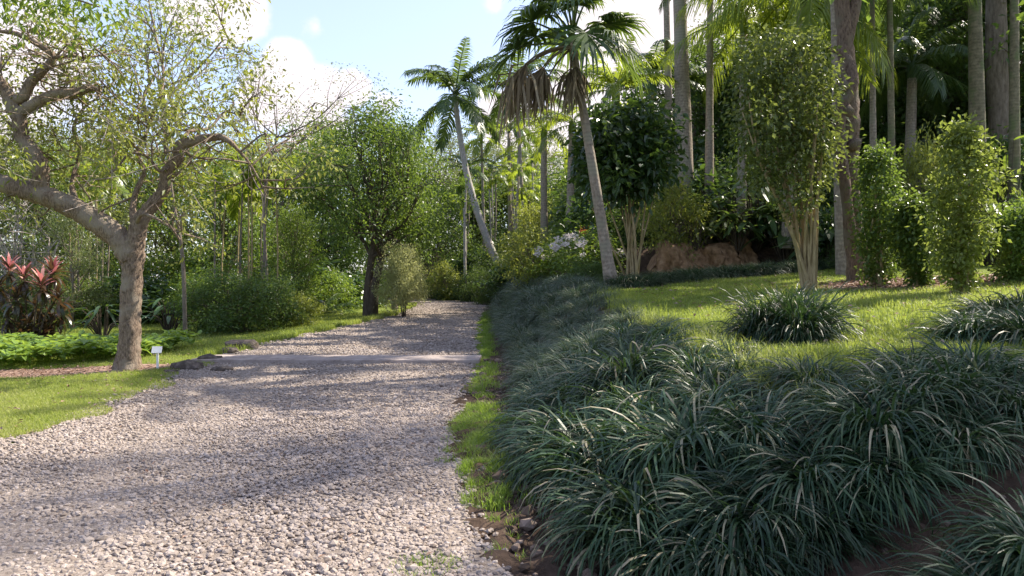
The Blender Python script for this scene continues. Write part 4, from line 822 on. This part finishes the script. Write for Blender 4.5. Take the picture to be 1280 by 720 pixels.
airy(338, 395, 26, [(336, 395), (332, 320), (330, 260), (338, 200), (350, 165)], 'thin feathery tree leaning against the white cloud left of centre',
     [(312, 80), (325, 95), (300, 100), (345, 120), (372, 140), (395, 128), (425, 125), (440, 135), (408, 150), (365, 165), (330, 150), (300, 140), (290, 170), (310, 190), (445, 98)], per=34, leaf='olive')
# grey leafless shrub far left
o = empty('bare_shrub', (-17.2, 27, gz(-17.2, 27)), 'pinkish grey leafless shrub behind the red-leaved plant at the left edge', 'shrub')
for i in range(9):
    b = MB(); a = R.uniform(0, 6.28); tp = np.array([math.cos(a) * 1.8, math.sin(a) * 1.2, R.uniform(3, 5)]); P = b.tube([(0, 0, -.1), tp * .4 + R.normal(0, .2, 3), tp], [.06, .04, .012], 6, 4)
    for _ in range(34):
        s0 = P[R.integers(3, len(P))]; d = nrmz(R.normal(0, 1, 3) + np.array([0, 0, .3])) * R.uniform(.5, 1.3); b.tube([s0, s0 + d * .5 + R.normal(0, .1, 3), s0 + d], [.016, .012, .005], 4, 2, cap=False)
    part('stem', b.mesh('stem', M['twig']), o)

# ti plant
bs = hit(36, 424, 10, 30); o = empty('ti_plant', bs, 'dark maroon ti plant with pink-tipped leaf rosettes at the left edge', 'plant')
def rosette(n, L, Wd, leaf, e0, e1):
    b = MB()
    for i in range(n):
        a = i * 2.4 + R.normal(0, .15); e = math.radians(e0 + (e1 - e0) * i / n); k = 6; P = np.zeros((k, 3)); P[0] = (0, 0, -.22 + .22 * (1 - i / n))
        for j in range(1, k): ee = e - math.radians(16) * j * (1 - .5 * math.sin(e)); P[j] = P[j - 1] + np.array([math.cos(a) * math.cos(ee), math.sin(a) * math.cos(ee), math.sin(ee)]) * L / (k - 1)
        w = np.array([.35, .8, 1, .9, .6, .06]) * Wd; b.strips(P[None], w[None], np.array([[-math.sin(a), math.cos(a), 0.]]), [R.uniform(0, 1)], smooth=True)
    return b
RD = [rosette(26, .55, .095, 0, 75, -35).mesh('rosette', M['ti_dark']) for _ in range(2)]; RP = rosette(12, .5, .085, 0, 86, 50).mesh('pink_rosette', M['ti_pink'])
for i, (px, py, pk) in enumerate([(12, 326, 1), (30, 335, 1), (52, 345, 1), (66, 330, 1), (0, 345, 0), (20, 362, 0), (44, 372, 0), (72, 362, 0), (10, 385, 0), (36, 392, 0), (64, 388, 0), (-20, 350, 1), (26, 405, 0), (56, 405, 0), (78, 378, 0), (-8, 400, 0)]):
    tp = W(px, py + 10, bs[1] + R.normal(0, .25)) - bs; b = MB(); b.tube([np.array([tp[0] * .3, tp[1] * .3, -.05]), tp * .6, tp], [.03, .025, .02], 6, 3); part('stem', b.mesh('stem', M['bark_d']), o); part('rosette', RD[i % 2], o, tp, (R.normal(0, .2), R.normal(0, .2), i))
    if pk: part('pink_rosette', RP, o, tp + np.array([0, 0, .06]), (R.normal(0, .15), R.normal(0, .15), i), R.uniform(.8, 1.1))

# leafy ground cover bed left
b = MB(); n = 5200; x = R.uniform(-14, -7.6, n); y = R.uniform(14.8, 18.6, n); k = (y > 14.9 + .35 * np.sin(x * 2) + .5 * (x > -9)) & (R.uniform(0, 1, n) < .95) & (np.hypot(x + 7.3, y - 14.2) > .8); x, y = x[k], y[k]
z = g(x, y) + .12 + .22 * np.abs(wob(x * 3, y * 3, 1.2)) + R.uniform(0, .18, len(x)); a = R.uniform(0, 6.28, len(x))
b.leaves(np.stack([x, y, z], -1), np.stack([np.cos(a), np.sin(a), R.normal(.1, .35, len(x))], -1), R.uniform(.13, .24, len(x)), R.uniform(.10, .17, len(x)), R.uniform(0, 1, len(x)), up=.85, six=True)
tag(part('ground_cover', b.mesh('ground_cover', leafmat('leaf_cover', [(.09, .17, .02), (.15, .25, .035), (.22, .33, .06)], trans=(.45, .6, .08), tf=.4, rough=.4))), 'bed of light green leafy ground cover under the spreading tree', None, None, 'stuff')

# plant label sign
bs = hit(197, 461, 9, 25); o = empty('plant_label', bs, 'small white plant label on a post beside the spreading tree', 'sign'); b = MB(); box(b, -.018, .018, -.012, .012, -.05, .30); part('post', b.mesh('post', M['white']), o)
b = MB(); box(b, -.085, .085, -.008, .008, -.065, .065); part('panel', b.mesh('panel', M['white']), o, (0, -.03, .345), (rad(-28), 0, rad(8)))

# rocks
def rock(px, py, w, h, label, dp=.8):
    p = hit(px, py, 8, 30); v, f = ico()
    b = MB(); me = bpy.data.meshes.new('t'); 
    # one subdivision, jittered
    vs_ = list(map(tuple, v)); mid = {}
    def mp(i, j):
        key = (min(i, j), max(i, j))
        if key not in mid: m_ = np.array(vs_[i]) + np.array(vs_[j]); vs_.append(tuple(m_ / np.linalg.norm(m_))); mid[key] = len(vs_) - 1
        return mid[key]
    ff = []
    for a_, b_, c_ in f: x1, x2, x3 = mp(a_, b_), mp(b_, c_), mp(c_, a_); ff += [(a_, x1, x3), (b_, x2, x1), (c_, x3, x2), (x1, x2, x3)]
    V = np.array(vs_) * R.uniform(.68, 1.2, (len(vs_), 1)); V = np.sign(V) * np.abs(V) ** .8 * np.array([w / 2, w / 2 * dp, h]); V[:, 2] = V[:, 2] * .75 + h * .2
    b.add(V, ff); tag(part('boulder', b.mesh('boulder', M['rock']), None, p, (0, 0, R.uniform(0, .6))), label, 'rock'); bpy.data.meshes.remove(me)
rock(234, 461, .62, .17, 'dark boulder at the path edge next to the plant label')
rock(262, 452, .5, .16, 'brown boulder at the left end of the concrete strip')
rock(303, 436, .75, .22, 'large dark boulder on the path edge below the round dark bush')
rock(276, 463, .4, .08, 'flat low stone in the gravel in front of the concrete strip')
rock(285, 441, .4, .14, 'small dark stone left of the large boulder behind the concrete strip')
rock(213, 466, .25, .07, 'small low stone in the grass below the plant label')

# concrete slab by the bank, right edge
b = MB(); V = []; x0, y0 = 3.35, 5.0; z_ = gz(3.9, 5.4) + .03
o = empty('garden_step', (3.9, 5.2, z_), 'pale concrete step slab at the right edge behind the hanging clumps', 'step')
b = MB(); box(b, -.55, 1.0, -.28, .30, -.16, 0.0); m_ = b.mesh('slab', M['conc']); part('slab', m_, o, (0, 0, 0), (0, 0, rad(-22)))
b = MB(); box(b, -.5, .9, -.3, .28, -.32, -.165); part('riser', b.mesh('riser', M['rock']), o, (.02, .02, 0), (0, 0, rad(-22)))

# ------------------------------------------------------------------ LEFT / CENTRE trees
R = np.random.default_rng(5)
T['twin'] = make_tree('twin', 8.6, 6.2, .4, 30, 6, 85, .17, .08, .19, M['mid'], M['bark_d'], .4, stems=2)
at('twin', 'leafy_tree', 458, 31, 150, 175, 'full green tree with two dark trunks on the lawn left of the path')
x = (478 - 640) / F * 31; 
at('broad', 'leafy_tree', 494, 34, 172, 112, 'grey-green leaning tree touching the two-trunked tree on its right')
T['pale'] = make_tree('pale', 2.2, 2.3, .28, 40, 6, 90, .085, .034, .04, M['pale'], M['bark_d'], .15, stems=3, twigs=False)
at('pale', 'round_shrub', 505, 29.5, 316, 54, 'pale feathery dome-shaped shrub at the left edge of the path', 'shrub')
at('bush', 'round_bush', 300, 23.5, 345, 135, 'large dark round bush at the edge of the left lawn', 'shrub')
at('bush', 'round_bush', 338, 25, 350, 80, 'dark bush on the right flank of the large round bush', 'shrub')
at('bush', 'round_bush', 262, 24.5, 360, 70, 'dark low bush on the left flank of the large round bush', 'shrub')
at('bushy', 'leafy_shrub', 375, 26, 372, 60, 'thin yellowish shrub right of the large round bush', 'shrub')
bigleaf('broad_leaf_plant', 212, 24, 372, 34, .6, .12, M['gloss'], 'glossy strap-leaved plant on the lawn behind the spreading tree trunk', .8)
bigleaf('broad_leaf_plant', 128, 22, 382, 30, .55, .1, M['gloss'], 'dark strap-leaved plant left of the spreading tree trunk', .8)
fernclump('palm_seedling', 400, 34, 350, 'wispd', 10, 'low palm clump behind the thin yellowish shrub', .6)
LTREES = [('olive', -30, 30, 170, 170, 'olive-green tree at the far left edge behind the bare grey shrub'), ('broad', 60, 33, 190, 150, 'green tree behind the left limb of the spreading tree'),
          ('olive', 135, 36, 185, 150, 'olive tree directly behind the fork of the spreading tree'), ('broad2', 215, 38, 188, 150, 'light green tree behind the large round bush on its left'),
          ('broad', 285, 34, 205, 130, 'green tree rising straight behind the large round bush'), ('olive', 335, 40, 195, 120, 'olive many-stemmed tree right of the large round bush'),
          ('dark', 385, 44, 185, 120, 'dark tree in the gap left of the two-trunked tree'), ('broad', 420, 52, 165, 140, 'distant green tree left of the two-trunked tree top'),
          ('umb', 30, 55, 170, 220, 'distant flat-topped tree at the far left'), ('umb', 170, 60, 165, 240, 'distant flat-topped tree behind the spreading tree'), ('umb', 320, 62, 170, 220, 'distant flat-topped tree left of the two-trunked tree'),
          ('umb', 545, 75, 172, 230, 'distant flat-topped tree behind the leaning coconut palm'), ('umb', 660, 85, 160, 260, 'distant flat-topped tree between the coconut palms and the fan palm'), ('umb', 600, 92, 185, 240, 'hazy flat-topped tree farthest beyond the path bend'),
          ('broad', 545, 55, 235, 90, 'yellowish tree over the pale building'), ('olive', 512, 60, 245, 84, 'olive tree behind the pale dome-shaped shrub'), ('dark', 585, 66, 240, 110, 'dark tree filling the grove behind the leaning coconut trunk'), ('dark', 645, 70, 225, 120, 'dark tree filling the grove left of the fan palm'), ('dark', 705, 60, 225, 110, 'dark tree in the grove behind the white-blossomed bush'), ('broad', 742, 48, 200, 110, 'green tree behind the fan palm trunk'),
          ('olive', 90, 25.5, 262, 80, 'small olive tree behind the ti plant'), ('broad2', 365, 33, 262, 70, 'small bright tree between the round bush and the two-trunked tree')]
for kd, px, Yd, tp, wp, lb in LTREES: at(kd, 'broadleaf_tree' if kd != 'umb' else 'umbrella_tree', px, Yd, tp, wp, lb)
for i in range(16):   # thin bare stems in the left wood
    b0 = 0; px = R.choice([110, 122, 136, 150, 232, 268, 276, 284, 292, 300, 312, 330, 346, 70, 92, 205]) + R.normal(0, 3); Yd = R.uniform(27, 31); b0 = W(px, 400, Yd); b0[2] = gz(b0[0], Yd); t_ = W(px + R.normal(0, 6), R.uniform(205, 250), Yd)
    palm('slender_palm', [b0, (b0 + t_) / 2 + R.normal(0, .05, 3), t_], R.uniform(.03, .045), .03, 'slim', 7, 'slender pale stem with a small palm crown in the wood behind the left lawn', 'slender palms of the left wood', .8, 'cane' if i % 2 else 'bark', flare=1.1)
for i, (px, Yd, tp, wp) in enumerate([(20, 26, 350, 90), (100, 27, 355, 90), (170, 28, 352, 90), (230, 29, 350, 90), (330, 31, 345, 90), (400, 37, 345, 80), (430, 40, 348, 70), (60, 33, 330, 110), (150, 34, 325, 110), (250, 35, 325, 110), (350, 38, 325, 110), (465, 46, 345, 60), (-30, 28, 340, 90), (410, 48, 330, 90), (480, 56, 340, 70)]):
    at(['bush', 'bushb', 'bushg', 'bushb'][i % 4], 'undergrowth_shrub', px, Yd, tp, wp, 'green undergrowth shrub below the trees behind the left lawn', 'shrub', 'undergrowth of the left wood')

# ------------------------------------------------------------------ RIGHT forest
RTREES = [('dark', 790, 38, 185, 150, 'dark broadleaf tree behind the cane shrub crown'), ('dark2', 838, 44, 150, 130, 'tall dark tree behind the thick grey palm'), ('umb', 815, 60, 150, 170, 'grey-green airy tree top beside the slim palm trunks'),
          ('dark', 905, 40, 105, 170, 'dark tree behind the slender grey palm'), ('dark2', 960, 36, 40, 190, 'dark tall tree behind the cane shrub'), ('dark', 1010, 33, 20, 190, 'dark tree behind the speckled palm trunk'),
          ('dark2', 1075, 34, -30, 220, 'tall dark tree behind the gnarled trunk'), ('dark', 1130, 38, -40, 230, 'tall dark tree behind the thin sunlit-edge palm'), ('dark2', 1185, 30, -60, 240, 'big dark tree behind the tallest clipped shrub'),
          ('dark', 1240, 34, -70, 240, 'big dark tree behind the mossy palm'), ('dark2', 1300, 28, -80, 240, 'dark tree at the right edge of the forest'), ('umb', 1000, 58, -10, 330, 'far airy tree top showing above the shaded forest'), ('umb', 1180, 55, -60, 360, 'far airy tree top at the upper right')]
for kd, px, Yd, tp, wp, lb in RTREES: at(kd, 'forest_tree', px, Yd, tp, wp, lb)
o = empty('forest_tree', (0, 0, 0), 'thick pale grey trunk in the shade beside the right edge palm', 'tree'); p = W(1256, 200, 26); p[2] = gz(p[0], 26); o.location = p
b = MB(); b.tube([(0, 0, -.2), (-.02, 0, 1), (-.15, 0, 3.5), (-.3, 0, 7), (-.2, 0, 11)], [.55, .42, .36, .33, .25], 12, 5, rough=.06); part('trunk', b.mesh('trunk', M['bark']), o)
b = MB(); crown_leaves(b, R.normal(0, 1, (70, 3)) * np.array([2.2, 2.2, 1.2]) + np.array([0, 0, 11]), 70, .4, .24, .12); part('crown', b.mesh('crown', M['dark']), o)
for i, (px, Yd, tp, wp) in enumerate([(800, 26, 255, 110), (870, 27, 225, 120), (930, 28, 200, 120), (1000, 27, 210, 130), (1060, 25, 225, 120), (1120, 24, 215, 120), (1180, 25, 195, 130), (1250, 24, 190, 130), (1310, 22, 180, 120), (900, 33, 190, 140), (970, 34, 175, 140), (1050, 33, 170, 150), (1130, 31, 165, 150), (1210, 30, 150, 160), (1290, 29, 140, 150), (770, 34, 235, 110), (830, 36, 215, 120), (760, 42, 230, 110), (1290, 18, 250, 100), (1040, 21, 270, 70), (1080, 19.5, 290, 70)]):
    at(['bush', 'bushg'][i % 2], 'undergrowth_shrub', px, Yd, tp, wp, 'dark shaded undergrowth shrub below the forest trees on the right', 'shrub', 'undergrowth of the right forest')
# trees beyond the right edge of the frame that shade the bank
for x, y, H, w, kd in ((9.6, 8.6, 9, 4.6, 'broad'), (8.4, 7.0, 8, 3.6, 'olive'), (12.4, 14.6, 21, 4.2, 'umb')):
    put_tree(kd, 'forest_tree', (x, y, gz(x, y)), H, w, 'tree standing just outside the right side of the picture and shading the bank', 'tree', 'trees shading the bank')

# distant woodland behind everything
b = MB(); n = 420; x = R.uniform(-130, 130, n); y = R.uniform(95, 135, n); zt = g(x, y) + R.uniform(1, 13, n); crown_leaves(b, np.stack([x, y, zt], -1), 70, (2.2, 2.2, 1.5), .75, .4, tvar=.3)
tag(part('distant_woodland', b.mesh('distant_woodland', M['olive'])), 'distant wooded skyline beyond the garden', None, None, 'stuff')

# ------------------------------------------------------------------ world, sun, camera
AZ, EL = rad(60), rad(47)
w = bpy.data.worlds.new('World'); S.world = w; w.use_nodes = True; nt = w.node_tree; nt.nodes.clear(); N, L = nt.nodes.new, nt.links.new
sky = N('ShaderNodeTexSky'); sky.sky_type = 'NISHITA'; sky.sun_disc = False; sky.sun_elevation = EL; sky.sun_rotation = AZ; sky.air_density = 1.0; sky.dust_density = 1.2; sky.ozone_density = 1.0
tc = N('ShaderNodeTexCoord')
def math_(op, a, b_=None):
    m_ = N('ShaderNodeMath'); m_.operation = op
    for i, s_ in enumerate((a, b_)):
        if s_ is None: continue
        if isinstance(s_, (int, float)): m_.inputs[i].default_value = s_
        else: L(s_, m_.inputs[i])
    return m_.outputs[0]
nz = N('ShaderNodeTexNoise'); nz.inputs['Scale'].default_value = 7; nz.inputs['Detail'].default_value = 9; nz.inputs['Roughness'].default_value = .58; L(tc.outputs['Generated'], nz.inputs[0])
acc = None
for px, py, rpx, st in ((362, 92, 42, 1), (340, 125, 50, 1), (395, 120, 48, 1), (440, 110, 26, 1), (395, 165, 55, .9), (290, 20, 45, .75), (240, 10, 40, .7), (395, 32, 30, .45), (640, 150, 50, .9), (690, 190, 70, .9), (740, 120, 80, 1), (820, 70, 130, 1.1), (780, 170, 80, 1), (900, 120, 120, 1), (620, 10, 25, .3), (760, 50, 50, .9), (560, 235, 60, .6), (480, 125, 40, .3), (1050, 60, 160, .9), (-80, 130, 150, .9), (-300, 60, 200, .8), (1500, 100, 250, .9)):
    d = Vector(((px - 640) / F, 1, (360 - py) / F)).normalized()
    dp = N('ShaderNodeVectorMath'); dp.operation = 'DISTANCE'; L(tc.outputs['Generated'], dp.inputs[0]); dp.inputs[1].default_value = d
    r_ = rpx / F
    v = math_('MULTIPLY', math_('SUBTRACT', 1.0, math_('DIVIDE', dp.outputs['Value'], r_ * 1.25)), st)
    acc = v if acc is None else math_('MAXIMUM', acc, v)
cv = math_('ADD', acc, math_('MULTIPLY', math_('SUBTRACT', nz.outputs[0], .52), 1.25))
mr = N('ShaderNodeMapRange'); mr.interpolation_type = 'SMOOTHSTEP'; mr.inputs[1].default_value = .16; mr.inputs[2].default_value = .42; L(cv, mr.inputs[0])
mx = N('ShaderNodeMix'); mx.data_type = 'RGBA'; L(mr.outputs[0], mx.inputs[0])
hz = N('ShaderNodeMix'); hz.data_type = 'RGBA'; hz.inputs[0].default_value = .38; hz.inputs[7].default_value = (2.4, 2.33, 3.6, 1); L(sky.outputs[0], hz.inputs[6])
L(hz.outputs[2], mx.inputs[6]); mx.inputs[7].default_value = (3.6, 3.3, 3.45, 1)
bg = N('ShaderNodeBackground'); bg.inputs[1].default_value = .135; L(mx.outputs[2], bg.inputs[0]); ow = N('ShaderNodeOutputWorld'); L(bg.outputs[0], ow.inputs[0])
sd = bpy.data.lights.new('sun', 'SUN'); sd.energy = 4.6; sd.angle = rad(.55); sd.color = (1, .91, .78); so = bpy.data.objects.new('sun', sd); COL.objects.link(so)
sv = Vector((math.sin(AZ) * math.cos(EL), math.cos(AZ) * math.cos(EL), math.sin(EL))); so.rotation_euler = (-sv).to_track_quat('-Z', 'Y').to_euler(); so.location = (20, 12, 30)
cd = bpy.data.cameras.new('camera'); cd.sensor_width = 36; cd.lens = 36 * F / 1280; cd.clip_end = 2000; cd.clip_start = .05; co = bpy.data.objects.new('camera', cd); COL.objects.link(co); co.location = (0, 0, CH); co.rotation_euler = (rad(90), 0, 0); S.camera = co
S.view_settings.view_transform = 'Standard'; S.view_settings.look = 'None'; S.view_settings.exposure = 1.36; S.view_settings.gamma = 1
S.render.engine = 'CYCLES'; S.cycles.use_denoising = True; S.cycles.max_bounces = 8; S.cycles.diffuse_bounces = 4; S.cycles.transmission_bounces = 6; S.cycles.sample_clamp_indirect = 8
try: S.cycles.denoiser = 'OPENIMAGEDENOISE'; S.cycles.denoising_input_passes = 'RGB_ALBEDO_NORMAL'
except Exception: pass
